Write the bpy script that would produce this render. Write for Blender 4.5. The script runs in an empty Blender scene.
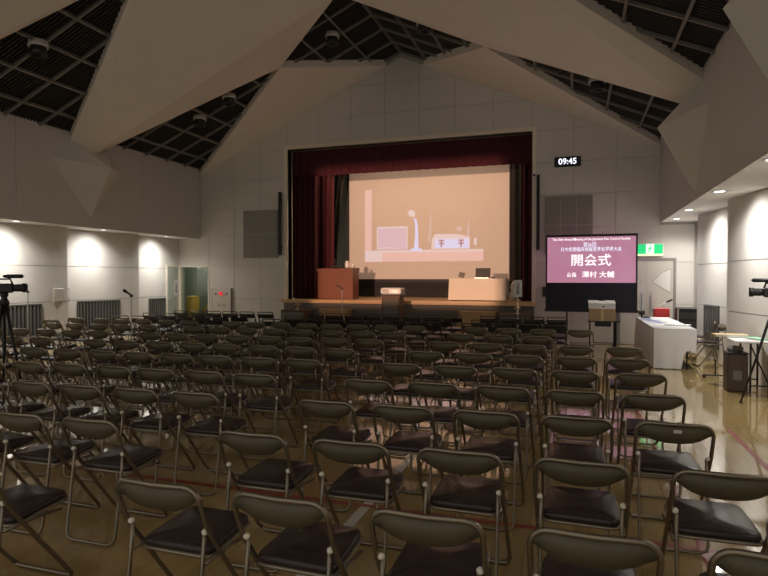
import bpy, math, random
from mathutils import Vector, Matrix
random.seed(7)
S = bpy.context.scene
COL = S.collection
PI = math.pi

# ------------------------------------------------------------------ camera
YAW = math.atan(191 / 580.0)
PITCH = math.atan(11 * math.cos(YAW) / 580.0)
cam_d = bpy.data.cameras.new('camera')
cam_d.sensor_width = 36.0
cam_d.sensor_fit = 'HORIZONTAL'
cam_d.lens = 36.0 * 580 / 768
cam_d.clip_end = 100
cam = bpy.data.objects.new('camera', cam_d)
COL.objects.link(cam)
cam.location = (0, 0, 1.6)
cam.rotation_euler = (PI / 2 - PITCH, 0, YAW)
S.camera = cam

# ------------------------------------------------------------------ world, exposure
w = bpy.data.worlds.new('hall_ambient')
S.world = w
w.use_nodes = True
bg = w.node_tree.nodes['Background']
bg.inputs[0].default_value = (1.0, 0.93, 0.83, 1)
bg.inputs[1].default_value = 0.38
S.view_settings.view_transform = 'Standard'
S.view_settings.look = 'None'
S.view_settings.gamma = 1
S.view_settings.use_curve_mapping = False
S.view_settings.exposure = 0.4
WASH_W = 47.0          # soffit downlights
STAGE_W = 45.0
BEAM_W = 7600.0        # video projector at the back of the hall         # stage border light

# ------------------------------------------------------------------ materials
MATS = {}
def pm(name, col, rough=0.6, metal=0.0, emit=None, es=0.0, noise=0.0, nscale=8.0, bump=0.0, coat=0.0, trans=0.0, spec=0.5):
    m = bpy.data.materials.new(name)
    m.use_nodes = True
    nt = m.node_tree
    b = nt.nodes['Principled BSDF']
    b.inputs['Base Color'].default_value = (*col, 1)
    b.inputs['Roughness'].default_value = rough
    b.inputs['Metallic'].default_value = metal
    b.inputs['Specular IOR Level'].default_value = spec
    b.inputs['Coat Weight'].default_value = coat
    b.inputs['Transmission Weight'].default_value = trans
    if emit:
        b.inputs['Emission Color'].default_value = (*emit, 1)
        b.inputs['Emission Strength'].default_value = es
    if noise or bump:
        tc = nt.nodes.new('ShaderNodeTexCoord')
        n = nt.nodes.new('ShaderNodeTexNoise')
        n.inputs['Scale'].default_value = nscale
        n.inputs['Detail'].default_value = 4
        nt.links.new(tc.outputs['Object'], n.inputs['Vector'])
        if noise:
            mx = nt.nodes.new('ShaderNodeMix')
            mx.data_type = 'RGBA'
            mx.inputs[6].default_value = (*[c * (1 - noise) for c in col], 1)
            mx.inputs[7].default_value = (*[min(1, c * (1 + noise)) for c in col], 1)
            nt.links.new(n.outputs['Fac'], mx.inputs[0])
            nt.links.new(mx.outputs[2], b.inputs['Base Color'])
        if bump:
            bp = nt.nodes.new('ShaderNodeBump')
            bp.inputs['Strength'].default_value = bump
            bp.inputs['Distance'].default_value = 0.01
            nt.links.new(n.outputs['Fac'], bp.inputs['Height'])
            nt.links.new(bp.outputs['Normal'], b.inputs['Normal'])
    MATS[name] = m
    return m

M = MATS
pm('wall_white', (0.66, 0.635, 0.595), 0.75, noise=0.04, nscale=3, bump=0.08)
pm('wall_joint', (0.42, 0.40, 0.37), 0.9)
pm('fold_white', (0.82, 0.765, 0.70), 0.8, noise=0.03, nscale=2, bump=0.05)
pm('soffit_white', (0.72, 0.70, 0.67), 0.7)
pm('ceil_dark', (0.016, 0.015, 0.014), 0.9)
pm('ceil_slat', (0.034, 0.031, 0.028), 0.7)
pm('grid_bar', (0.20, 0.19, 0.172), 0.5)
pm('cream_trim', (0.78, 0.72, 0.60), 0.5)
pm('chair_metal', (0.27, 0.235, 0.18), 0.33, metal=0.9)
pm('chair_back', (0.120, 0.100, 0.060), 0.5, noise=0.1, nscale=40)
pm('chair_seat', (0.032, 0.019, 0.018), 0.27, noise=0.15, nscale=60, bump=0.10, spec=0.5)
pm('chair_cap', (0.85, 0.81, 0.70), 0.4)
pm('bin_brown', (0.075, 0.053, 0.036), 0.45)
pm('rubber', (0.015, 0.015, 0.015), 0.6)
pm('front_metal', (0.10, 0.095, 0.09), 0.35, metal=0.85)
pm('front_vinyl', (0.022, 0.022, 0.024), 0.34)
pm('black_metal', (0.02, 0.02, 0.022), 0.4, metal=0.4)
pm('black_plastic', (0.012, 0.012, 0.014), 0.42)
pm('silver', (0.55, 0.55, 0.56), 0.35, metal=0.8)
pm('white_plastic', (0.75, 0.75, 0.74), 0.4)
pm('cloth_white', (0.74, 0.73, 0.74), 0.85, noise=0.03, nscale=20, bump=0.1)
pm('cloth_cream', (0.80, 0.72, 0.62), 0.85, noise=0.03, nscale=20)
pm('cardboard', (0.40, 0.27, 0.15), 0.8, noise=0.08, nscale=12)
pm('tan_card', (0.60, 0.45, 0.24), 0.8)
pm('red_paint', (0.50, 0.03, 0.03), 0.5)
pm('green_paper', (0.30, 0.55, 0.36), 0.7)
pm('blue_paper', (0.20, 0.24, 0.55), 0.7)
pm('pink_paper', (0.65, 0.18, 0.26), 0.7)
pm('paper', (0.8, 0.8, 0.78), 0.8)
pm('line_red', (0.30, 0.035, 0.03), 0.3, coat=0.3)
pm('line_white', (0.62, 0.62, 0.58), 0.3, coat=0.3)
pm('stage_front', (0.16, 0.14, 0.12), 0.6)
pm('stage_inner', (0.34, 0.38, 0.34), 0.8)
pm('stage_dark', (0.025, 0.024, 0.024), 0.9)
pm('screen_black', (0.012, 0.012, 0.016), 0.6)
pm('screen_skirt', (0.010, 0.011, 0.020), 0.7)
pm('grille', (0.17, 0.16, 0.145), 0.7)
pm('speaker_cloth', (0.29, 0.275, 0.25), 0.9, noise=0.12, nscale=90)
pm('vent_slat', (0.13, 0.125, 0.115), 0.5)
pm('vent_dark', (0.03, 0.03, 0.03), 0.8)
pm('door_paint', (0.60, 0.57, 0.51), 0.5)
pm('door_inlay', (0.74, 0.73, 0.70), 0.5)
pm('door_line', (0.27, 0.255, 0.235), 0.5)
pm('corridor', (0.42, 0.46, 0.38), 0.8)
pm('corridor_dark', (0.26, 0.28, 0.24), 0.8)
pm('yellow', (0.75, 0.45, 0.04), 0.6)
pm('lamp_on', (1, 1, 1), 0.5, emit=(1.0, 0.95, 0.85), es=9.0)
pm('lamp_warm', (1, 0.9, 0.8), 0.5, emit=(1.0, 0.72, 0.45), es=6.0)
pm('led_digit', (0.1, 0.1, 0.1), 0.5, emit=(0.82, 0.85, 1.0), es=1.3)
pm('exit_green', (0.0, 0.3, 0.1), 0.4, emit=(0.02, 0.62, 0.20), es=0.72)
pm('exit_white', (0.8, 0.8, 0.8), 0.4, emit=(0.75, 0.95, 0.70), es=0.72)
pm('exit_tube', (0.8, 0.8, 0.5), 0.4, emit=(0.95, 0.90, 0.45), es=0.72)
pm('red_lamp', (0.6, 0.03, 0.04), 0.3, emit=(0.8, 0.05, 0.07), es=0.5)
pm('foliage', (0.45, 0.50, 0.40), 0.7)
pm('glass', (0.9, 0.95, 0.92), 0.05, trans=1.0)
pm('slide_text', (0.9, 0.9, 0.9), 0.5, emit=(1.0, 0.97, 1.0), es=0.85)
pm('slide_text_blue', (0.8, 0.85, 0.9), 0.5, emit=(0.74, 0.80, 1.0), es=0.8)
pm('ink', (0.03, 0.03, 0.035), 0.7)
pm('pic_white', (0.22, 0.21, 0.22), 0.7, emit=(0.86, 0.66, 0.64), es=0.49)
pm('pic_lilac', (0.22, 0.21, 0.22), 0.7, emit=(0.62, 0.42, 0.50), es=0.58)
pm('pic_pink', (0.22, 0.21, 0.22), 0.7, emit=(0.80, 0.46, 0.40), es=0.55)
pm('pic_blue', (0.22, 0.21, 0.22), 0.7, emit=(0.66, 0.66, 0.95), es=0.58)
pm('pic_dim', (0.22, 0.21, 0.22), 0.7, emit=(0.55, 0.36, 0.31), es=0.62)
pm('pic_brown', (0.22, 0.21, 0.22), 0.7, emit=(0.40, 0.20, 0.22), es=0.62)

def wood_mat(name, c0, c1, scale, rough, axis=0, stretch=12.0):
    m = pm(name, c0, rough)
    nt = m.node_tree
    b = nt.nodes['Principled BSDF']
    tc = nt.nodes.new('ShaderNodeTexCoord')
    mp = nt.nodes.new('ShaderNodeMapping')
    sc = [scale * stretch] * 3
    sc[axis] = scale
    mp.inputs['Scale'].default_value = sc
    n = nt.nodes.new('ShaderNodeTexNoise')
    n.inputs['Detail'].default_value = 5
    mx = nt.nodes.new('ShaderNodeMix')
    mx.data_type = 'RGBA'
    mx.inputs[6].default_value = (*c0, 1)
    mx.inputs[7].default_value = (*c1, 1)
    nt.links.new(tc.outputs['Object'], mp.inputs[0])
    nt.links.new(mp.outputs[0], n.inputs['Vector'])
    nt.links.new(n.outputs['Fac'], mx.inputs[0])
    nt.links.new(mx.outputs[2], b.inputs['Base Color'])
    return m
wood_mat('podium_wood', (0.16, 0.050, 0.024), (0.21, 0.07, 0.034), 1.0, 0.4)
wood_mat('stage_wood', (0.40, 0.25, 0.12), (0.50, 0.32, 0.16), 1.0, 0.4)
wood_mat('lit_nosing_wood', (0.62, 0.38, 0.19), (0.70, 0.45, 0.23), 1.0, 0.4)  # stage wood made lighter: the projector's glow is put into the colour
wood_mat('step_wood', (0.40, 0.26, 0.12), (0.48, 0.32, 0.16), 1.0, 0.5)
wood_mat('dark_wood', (0.085, 0.045, 0.03), (0.12, 0.065, 0.04), 1.0, 0.5)

def floor_mat():
    m = pm('floor_wood', (0.33, 0.22, 0.11), 0.16)
    nt = m.node_tree
    b = nt.nodes['Principled BSDF']
    tc = nt.nodes.new('ShaderNodeTexCoord')
    mp = nt.nodes.new('ShaderNodeMapping')
    mp.inputs['Rotation'].default_value = (0, 0, PI / 2)
    br = nt.nodes.new('ShaderNodeTexBrick')
    br.inputs['Scale'].default_value = 1.0
    br.inputs['Brick Width'].default_value = 1.8
    br.inputs['Row Height'].default_value = 0.09
    br.inputs['Mortar Size'].default_value = 0.0012
    br.inputs['Color1'].default_value = (0.37, 0.258, 0.105, 1)
    br.inputs['Color2'].default_value = (0.42, 0.30, 0.13, 1)
    br.inputs['Mortar'].default_value = (0.20, 0.13, 0.06, 1)
    nt.links.new(tc.outputs['Object'], mp.inputs[0])
    nt.links.new(mp.outputs[0], br.inputs['Vector'])
    nt.links.new(br.outputs['Color'], b.inputs['Base Color'])
    n = nt.nodes.new('ShaderNodeTexNoise')
    n.inputs['Scale'].default_value = 1.3
    n.inputs['Detail'].default_value = 4
    mr = nt.nodes.new('ShaderNodeMapRange')
    mr.inputs['To Min'].default_value = 0.05
    mr.inputs['To Max'].default_value = 0.13
    nt.links.new(tc.outputs['Object'], n.inputs['Vector'])
    nt.links.new(n.outputs['Fac'], mr.inputs[0])
    nt.links.new(mr.outputs[0], b.inputs['Roughness'])
    n2 = nt.nodes.new('ShaderNodeTexNoise')
    n2.inputs['Scale'].default_value = 5.0
    bp = nt.nodes.new('ShaderNodeBump')
    bp.inputs['Strength'].default_value = 0.035
    bp.inputs['Distance'].default_value = 0.02
    nt.links.new(tc.outputs['Object'], n2.inputs['Vector'])
    nt.links.new(n2.outputs['Fac'], bp.inputs['Height'])
    nt.links.new(bp.outputs['Normal'], b.inputs['Normal'])
    b.inputs['Coat Weight'].default_value = 0.6
    b.inputs['Coat Roughness'].default_value = 0.05
floor_mat()

def velvet(name, c0, c1):
    m = pm(name, c0, 0.8)
    b = m.node_tree.nodes['Principled BSDF']
    b.inputs['Sheen Weight'].default_value = 0.2
    b.inputs['Sheen Tint'].default_value = (*c1, 1)
velvet('velvet_red', (0.060, 0.004, 0.011), (0.5, 0.1, 0.12))
velvet('velvet_black', (0.012, 0.010, 0.010), (0.05, 0.04, 0.04))

def screen_mat():      # the projected video frame: a soft brown field, lighter towards the foot of the picture
    m = pm('projection', (0.50, 0.47, 0.44), 0.8)
    nt = m.node_tree
    b = nt.nodes['Principled BSDF']
    tc = nt.nodes.new('ShaderNodeTexCoord')
    n = nt.nodes.new('ShaderNodeTexNoise')
    n.inputs['Scale'].default_value = 0.6
    mx = nt.nodes.new('ShaderNodeMix')
    mx.data_type = 'RGBA'
    mx.inputs[6].default_value = (0.36, 0.205, 0.150, 1)
    mx.inputs[7].default_value = (0.44, 0.26, 0.19, 1)
    nt.links.new(tc.outputs['Object'], n.inputs['Vector'])
    nt.links.new(n.outputs['Fac'], mx.inputs[0])
    nt.links.new(mx.outputs[2], b.inputs['Emission Color'])
    b.inputs['Emission Strength'].default_value = 0.22
screen_mat()
def slide_mat():
    m = pm('slide_pink', (0.2, 0.1, 0.12), 0.6)
    nt = m.node_tree
    b = nt.nodes['Principled BSDF']
    tc = nt.nodes.new('ShaderNodeTexCoord')
    n = nt.nodes.new('ShaderNodeTexNoise')
    n.inputs['Scale'].default_value = 1.6
    mx = nt.nodes.new('ShaderNodeMix')
    mx.data_type = 'RGBA'
    mx.inputs[6].default_value = (0.46, 0.15, 0.24, 1)
    mx.inputs[7].default_value = (0.50, 0.26, 0.38, 1)
    nt.links.new(tc.outputs['Object'], n.inputs['Vector'])
    nt.links.new(n.outputs['Fac'], mx.inputs[0])
    nt.links.new(mx.outputs[2], b.inputs['Emission Color'])
    b.inputs['Emission Strength'].default_value = 0.68
slide_mat()

# ------------------------------------------------------------------ mesh builder
class MB:
    def __init__(s):
        s.v = []; s.f = []; s.mi = []; s.cur = 0
    def add(s, vs, fs):
        o = len(s.v)
        s.v += [tuple(p) for p in vs]
        s.f += [tuple(i + o for i in f) for f in fs]
        s.mi += [s.cur] * len(fs)
        return s
    def box(s, x0, x1, y0, y1, z0, z1):
        return s.add([(x0, y0, z0), (x1, y0, z0), (x1, y1, z0), (x0, y1, z0), (x0, y0, z1), (x1, y0, z1), (x1, y1, z1), (x0, y1, z1)],
                     [(0, 3, 2, 1), (4, 5, 6, 7), (0, 1, 5, 4), (1, 2, 6, 5), (2, 3, 7, 6), (3, 0, 4, 7)])
    def rbox(s, x0, x1, y0, y1, z0, z1, b=0.01):
        # box with chamfered vertical and horizontal edges
        def ring(x0, x1, y0, y1, z, c):
            return [(x0 + c, y0, z), (x1 - c, y0, z), (x1, y0 + c, z), (x1, y1 - c, z), (x1 - c, y1, z), (x0 + c, y1, z), (x0, y1 - c, z), (x0, y0 + c, z)]
        rs = [ring(x0 + b, x1 - b, y0 + b, y1 - b, z0, b), ring(x0, x1, y0, y1, z0 + b, b), ring(x0, x1, y0, y1, z1 - b, b), ring(x0 + b, x1 - b, y0 + b, y1 - b, z1, b)]
        vs = [p for r in rs for p in r]
        fs = [tuple(reversed(range(8))), tuple(range(24, 32))]
        for k in range(3):
            for i in range(8):
                j = (i + 1) % 8
                fs.append((k * 8 + i, k * 8 + j, k * 8 + 8 + j, k * 8 + 8 + i))
        return s.add(vs, fs)
    def prism(s, pts, axis, a, b):
        # pts: 2-D polygon; axis 'x','y','z' extrusion from a to b
        def P(p, t):
            return {'x': (t, p[0], p[1]), 'y': (p[0], t, p[1]), 'z': (p[0], p[1], t)}[axis]
        n = len(pts)
        vs = [P(p, a) for p in pts] + [P(p, b) for p in pts]
        fs = [tuple(range(n)), tuple(reversed(range(n, 2 * n)))]
        for i in range(n):
            j = (i + 1) % n
            fs.append((i, i + n, j + n, j))
        return s.add(vs, fs)
    def tube(s, path, r, n=6, cap=True, closed=False):
        path = [Vector(p) for p in path]
        k = len(path)
        rings = []
        nrm = None
        for i, p in enumerate(path):
            if closed:
                t = (path[(i + 1) % k] - path[i - 1]).normalized()
            elif i == 0:
                t = (path[1] - p).normalized()
            elif i == k - 1:
                t = (p - path[-2]).normalized()
            else:
                t = ((path[i + 1] - p).normalized() + (p - path[i - 1]).normalized()).normalized()
            if nrm is None:
                a = Vector((0, 0, 1)) if abs(t.z) < 0.9 else Vector((1, 0, 0))
                nrm = t.cross(a).normalized()
            nrm = (nrm - t * nrm.dot(t)).normalized()
            bn = t.cross(nrm)
            rr = r[i] if isinstance(r, (list, tuple)) else r
            rings.append([p + (nrm * math.cos(2 * PI * j / n) + bn * math.sin(2 * PI * j / n)) * rr for j in range(n)])
        vs = [q for g in rings for q in g]
        fs = []
        for i in range(k if closed else k - 1):
            i2 = (i + 1) % k
            for j in range(n):
                j2 = (j + 1) % n
                fs.append((i * n + j, i * n + j2, i2 * n + j2, i2 * n + j))
        if cap and not closed:
            fs.append(tuple(reversed(range(n))))
            fs.append(tuple(range((k - 1) * n, k * n)))
        return s.add(vs, fs)
    def lathe(s, prof, n=14, c=(0, 0, 0), axis='z'):
        vs = []
        for r, h in prof:
            for j in range(n):
                a = 2 * PI * j / n
                p = {'z': (r * math.cos(a), r * math.sin(a), h), 'y': (r * math.cos(a), h, r * math.sin(a)), 'x': (h, r * math.cos(a), r * math.sin(a))}[axis]
                vs.append((p[0] + c[0], p[1] + c[1], p[2] + c[2]))
        fs = []
        for i in range(len(prof) - 1):
            for j in range(n):
                j2 = (j + 1) % n
                fs.append((i * n + j, i * n + j2, (i + 1) * n + j2, (i + 1) * n + j))
        fs.append(tuple(reversed(range(n))))
        fs.append(tuple(range((len(prof) - 1) * n, len(prof) * n)))
        return s.add(vs, fs)
    def quad(s, *pts):
        return s.add(pts, [tuple(range(len(pts)))])
    def sheet(s, grid):
        h = len(grid); wd = len(grid[0])
        return s.add([p for r in grid for p in r],
                     [(i * wd + j, i * wd + j + 1, (i + 1) * wd + j + 1, (i + 1) * wd + j) for i in range(h - 1) for j in range(wd - 1)])
    def mesh(s, name, mats, smooth=False):
        me = bpy.data.meshes.new(name)
        me.from_pydata(s.v, [], s.f)
        for m in (mats if isinstance(mats, (list, tuple)) else [mats]):
            me.materials.append(M[m])
        me.polygons.foreach_set('material_index', s.mi)
        if smooth:
            me.polygons.foreach_set('use_smooth', [True] * len(me.polygons))
        me.update()
        return me
    def build(s, name, mats, parent=None, smooth=False, recalc=True):
        me = s.mesh(name, mats, smooth)
        if recalc:
            import bmesh
            bm = bmesh.new(); bm.from_mesh(me)
            bmesh.ops.recalc_face_normals(bm, faces=bm.faces)
            bm.to_mesh(me); bm.free()
        return link(name, me, parent)

def link(name, data, parent=None, loc=None, rz=None):
    o = bpy.data.objects.new(name, data)
    COL.objects.link(o)
    if parent:
        o.parent = parent
    if loc is not None:
        o.location = loc
    if rz is not None:
        o.rotation_euler = (0, 0, rz)
    return o
def tag(o, label=None, cat=None, group=None, kind=None):
    if label: o['label'] = label
    if cat: o['category'] = cat
    if group: o['group'] = group
    if kind: o['kind'] = kind
    return o
def thing(name, label, cat, loc=(0, 0, 0), rz=0.0, group=None):
    return tag(link(name, None, None, loc, rz), label, cat, group)
def struct(o, label=None):
    o['kind'] = 'structure'
    if label: o['label'] = label
    return o
def copy_tree(o, parent=None):
    c = o.copy(); COL.objects.link(c); c.parent = parent
    for ch in list(o.children):
        copy_tree(ch, c)
    return c
def text_mesh(body, size, mat, align='CENTER', spacing=1.0, bold=0.0):
    cu = bpy.data.curves.new('lettering', 'FONT')
    cu.body = body; cu.size = size; cu.align_x = align; cu.align_y = 'CENTER'
    cu.space_line = spacing
    cu.offset = bold
    t = bpy.data.objects.new('lettering', cu); COL.objects.link(t)
    bpy.context.view_layer.update()
    me = bpy.data.meshes.new_from_object(t.evaluated_get(bpy.context.evaluated_depsgraph_get()))
    bpy.data.objects.remove(t)
    me.materials.clear(); me.materials.append(M[mat])
    return me
def lettering(name, body, size, mat, parent, loc, width=None, bold=0.0, spacing=1.0):
    me = text_mesh(body, size, mat, bold=bold, spacing=spacing)
    o = link(name, me, parent, loc)
    o.rotation_euler = (PI / 2, 0, 0)
    if width:
        xs = [v.co.x for v in me.vertices]
        wd = max(xs) - min(xs)
        o.scale = (width / wd, 1, 1)
    return o
def clip_poly(poly, a, b, c):           # keep a*x+b*z<=c
    out = []
    for i in range(len(poly)):
        p, q = poly[i], poly[(i + 1) % len(poly)]
        dp = a * p[0] + b * p[1] - c; dq = a * q[0] + b * q[1] - c
        if dp <= 0: out.append(p)
        if dp * dq < 0:
            t = dp / (dp - dq)
            out.append((p[0] + (q[0] - p[0]) * t, p[1] + (q[1] - p[1]) * t))
    return out

# ------------------------------------------------------------------ hall dimensions (metres; x right, y towards the stage)
XC = -4.46
XL, XR = -10.81, 1.89            # upper side walls (above the soffits)
ZSL, ZSR = 2.78, 2.90            # soffit heights
ZE, ZR = 4.70, 7.50              # eaves and ridge
YB = 15.0                        # stage-end wall
Y0 = -2.5
HW = (XR - XL) / 2
SL = (ZR - ZE) / HW
def roof_z(x): return ZR - SL * abs(x - XC)

# ---- floor
fl = struct(MB().box(-13.2, 3.6, Y0, 15.6, -0.12, 0.0).build('floor', 'floor_wood'), 'glossy varnished wooden hall floor with court lines')
def fline(name, x0, x1, y0, y1, mat, z=0.0012):
    MB().quad((x0, y0, z), (x1, y0, z), (x1, y1, z), (x0, y1, z)).build(name, mat, fl)
fline('painted_court_line', -1.415, -1.345, 0.5, 14.0, 'line_white')
fline('painted_court_line', -9.0, 0.80, 3.77, 3.82, 'line_red', 0.0018)
fline('painted_court_line', 0.70, 0.75, 0.0, 14.2, 'line_red')
fline('painted_court_line', 1.52, 1.57, 0.0, 6.9, 'line_red')
fline('painted_court_line', -7.57, -7.50, 0.5, 14.0, 'line_white')

# ---- stage-end wall with an opening for the stage and one for the corridor
OPX0, OPX1, OPZ0, OPZ1 = -7.85, -1.03, 0.98, 5.26
wb = MB()
def wrect(x0, x1, z0, z1):
    p = [(x0, z0), (x1, z0), (x1, z1), (x0, z1)]
    p = clip_poly(p, SL, 1, ZR + .42 + SL * XC); p = clip_poly(p, -SL, 1, ZR + .42 - SL * XC)
    if len(p) > 2: wb.prism(p, 'y', YB + 0.02, YB + 0.25)
wrect(-13.0, -11.56, 0, 2.9); wrect(-11.56, -10.50, 1.96, 2.9); wrect(-10.50, OPX0, 0, 2.9)
wrect(OPX1, 3.5, 0, 2.9); wrect(OPX0, OPX1, 5.26, 9); wrect(-11.2, OPX0, 2.9, 9); wrect(OPX1, 2.3, 2.9, 9)
wback = struct(wb.build('wall_back', 'wall_joint'), 'pale panelled end wall around the stage opening')
def wpanel(x0, x1, z0, z1, g=0.0045):
    p = [(x0 + g, z0 + g), (x1 - g, z0 + g), (x1 - g, z1 - g), (x0 + g, z1 - g)]
    p = clip_poly(p, SL, 1, ZR + SL * XC); p = clip_poly(p, -SL, 1, ZR - SL * XC)
    if len(p) < 3: return
    MB().prism(p, 'y', YB, YB + 0.022).build('wall_panel', 'wall_white', wback)
zs = [0, 0.98, 1.96, 2.84, 3.65, 4.455, 5.26, 6.05, 6.85, 7.6]
lx = [-10.50, -9.62, -8.74, -7.85]
rx = [-1.03, -0.06, 0.92, 1.89, 2.62]
tx = [OPX0 + (OPX1 - OPX0) * i / 7 for i in range(8)]
for i in range(len(zs) - 1):
    z0, z1 = zs[i], zs[i + 1]
    if z0 >= 2.8:
        xs = [XL] + lx[1:] if False else [XL, -9.62, -8.74, -7.85]
    else:
        xs = lx
    for a, b in zip(xs, xs[1:]): wpanel(a, b, z0, z1)
    if z0 < 2.8:
        if z0 >= 1.9: wpanel(-11.62, -10.5, z0, z1)
        else: pass
    r = rx if z0 < 2.8 else rx[:4]
    for a, b in zip(r, r[1:]): wpanel(a, b, z0, z1)
    if z0 >= 5.2:
        for a, b in zip(tx, tx[1:]): wpanel(a, b, z0, z1)
# cream architrave round the stage opening
tr = MB()
t_ = 0.10
tr.box(OPX0 - t_, OPX0, YB - 0.04, YB + 0.3, 0.98, OPZ1 + t_)
tr.box(OPX1, OPX1 + t_, YB - 0.04, YB + 0.3, 0.98, OPZ1 + t_)
tr.box(OPX0, OPX1, YB - 0.04, YB + 0.3, OPZ1, OPZ1 + t_)
struct(tr.build('trim_1', 'cream_trim'), 'cream architrave framing the stage opening')

# ---- side walls: saw-tooth lower bays, soffit, upper fascia
def side_wall(name, sgn, xf, zsof, steps, xp, xr, label):
    # sgn -1 left, +1 right; steps: y of each tooth, far to near
    root = MB()
    # backing well behind the teeth
    xb = xr + sgn * 0.30
    root.box(min(xb, xb + sgn * 0.1), max(xb, xb + sgn * 0.1), Y0, YB + 0.1, 0, zsof + 0.1)
    root = struct(root.build(name, 'wall_joint'), label)
    ys = steps
    zrows = [0.0, 1.04, 1.87, zsof]
    for k in range(len(ys) - 1):
        ya, yb = ys[k], ys[k + 1]       # ya far, yb near
        xa, xb2 = (xp, xr) if k > 0 else (xr - sgn * 0.15, xr - sgn * 0.15)
        # substrate of the bay
        p = [(xa, ya), (xb2, yb), (xr + sgn * 0.3, yb), (xr + sgn * 0.3, ya)]
        MB().prism(p, 'z', 0, zsof).build('bay_core', 'wall_joint', root)
        d = Vector((xb2 - xa, yb - ya, 0)); L = d.length; d.normalize()
        nrm = Vector((-sgn, 0, 0)); nrm = (nrm - d * nrm.dot(d)).normalized()
        for i in range(3):
            g = 0.007
            z0, z1 = zrows[i] + (g if i else 0.0), zrows[i + 1] - g
            A = Vector((xa, ya, 0)) + d * g; B = Vector((xa, ya, 0)) + d * (L - g)
            m = MB()
            q = [A, B, B + nrm * 0.02, A + nrm * 0.02]
            m.prism([(v.x, v.y) for v in q], 'z', z0, z1)
            m.build('wall_panel', 'wall_white', root)
        # jamb of the tooth (the little return facing the camera)
        if k > 0:
            pass
    # baseboard
    # soffit
    xo = xr + sgn * 0.35
    MB().box(min(xf + sgn * .026, xo), max(xf + sgn * .026, xo), Y0, YB, zsof, zsof + 0.10).build('soffit', 'soffit_white', root)
    # fascia panels
    fy = [YB, 12.5, 8.9, 5.3, 1.7, Y0]
    MB().box(min(xf + sgn * 0.02, xf + sgn * 0.2), max(xf + sgn * 0.02, xf + sgn * 0.2), Y0, YB + 0.02, zsof + 0.10, ZE + 0.45).build('fascia_core', 'wall_joint', root)
    for a, b in zip(fy, fy[1:]):
        MB().box(min(xf, xf + sgn * 0.025), max(xf, xf + sgn * 0.025), b + 0.004, a - 0.004, zsof - .01, ZE + 0.30).build('fascia_panel', 'wall_white', root)
    return root
LY = [YB, 13.04, 10.68, 8.3, 5.9, 3.5, 1.1, -1.3, Y0]
RY = [YB, 13.6, 11.1, 8.6, 6.1, 3.6, 1.1, -1.4, Y0]
LXP, LXR = -11.40, -11.76
RXP, RXR = 2.45, 2.85
wl = side_wall('wall_left', -1, XL, ZSL, LY, LXP, LXR, 'pale panelled side wall with grilles under a lit soffit')
wr = side_wall('wall_right', 1, XR, ZSR, RY, RXP, RXR, 'pale panelled side wall behind the white-clothed table')
def tooth_x(sgn, y):
    ys, xp, xr = (LY, LXP, LXR) if sgn < 0 else (RY, RXP, RXR)
    for k in range(len(ys) - 1):
        if ys[k + 1] <= y <= ys[k]:
            xa, xb = (xp, xr) if k > 0 else (xr - sgn * 0.15, xr - sgn * 0.15)
            t = (ys[k] - y) / (ys[k] - ys[k + 1])
            return xa + (xb - xa) * t - sgn * 0.02, math.atan2(xb - xa, ys[k] - ys[k + 1])
    return xr, 0

# ---- ceiling: dark open grid between white folded beams
ce = MB()
YC0 = 0.0
GZ = 0.16                        # height of the grid above the roof line used for the folds
for s_ in (-1, 1):
    xe = XL if s_ < 0 else XR
    ce.add([(XC, YC0, ZR + GZ + .14), (xe, YC0, ZE + GZ + .14), (xe, YB + .1, ZE + GZ + .14), (XC, YB + .1, ZR + GZ + .14),
            (XC, YC0, ZR + GZ + .24), (xe, YC0, ZE + GZ + .24), (xe, YB + .1, ZE + GZ + .24), (XC, YB + .1, ZR + GZ + .24)],
           [(0, 1, 2, 3), (4, 5, 6, 7), (0, 1, 5, 4), (1, 2, 6, 5), (2, 3, 7, 6), (3, 0, 4, 7)])
ceil = struct(ce.build('ceiling', 'ceil_dark'), 'dark open-grid gable ceiling between white folded beams')
CELL = 0.8
ang = math.atan(SL)
# one louvred tile, in its own plane: u down the slope, v along the hall
tm = MB()
tm.box(0.03, CELL - 0.03, 0.03, CELL - 0.03, 0.05, 0.06)
tm.cur = 1
for k in range(10):
    y_ = 0.06 + k * (CELL - 0.12) / 9
    tm.box(0.03, CELL - 0.03, y_ - 0.012, y_ + 0.012, 0.0, 0.05)
tile_me = tm.mesh('ceiling_tile', ['ceil_dark', 'ceil_slat'])
NS = int(HW / math.cos(ang) / CELL) + 1
for s_ in (-1, 1):
    R = Matrix(((s_ * math.cos(ang), 0, s_ * math.sin(ang)), (0, 1, 0), (-math.sin(ang), 0, math.cos(ang)))).to_4x4()
    for j in range(13):
        yv = 15.05 - (j + 1) * CELL
        for i in range(NS):
            u = i * CELL
            o = link('ceiling_tile', tile_me, ceil)
            k = 1.0
            if (i + 1) * CELL > HW / math.cos(ang):
                k = (HW / math.cos(ang) - u) / CELL
            o.matrix_local = Matrix.Translation((XC, yv, ZR + GZ)) @ R @ Matrix.Translation((u, 0, 0)) @ Matrix.Diagonal((k, 1, 1, 1))
    # bars up the slope and bars along the hall
    LS = HW / math.cos(ang)
    for j in range(14):
        yv = 15.05 - j * CELL
        o = MB().box(0, LS, -0.023, 0.023, -0.05, 0.0).build('grid_bar', 'grid_bar', ceil)
        o.matrix_local = Matrix.Translation((XC, min(yv, 14.97), ZR + GZ)) @ R
    for i in range(0 if s_ > 0 else 1, NS):
        u = i * CELL
        o = MB().box(u - 0.023, u + 0.023, 15.05 - 13 * CELL - 15, 0.0, -0.055, 0.005).build('grid_bar', 'grid_bar', ceil)
        o.matrix_local = Matrix.Translation((XC, 15.0, ZR + GZ)) @ R

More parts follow.
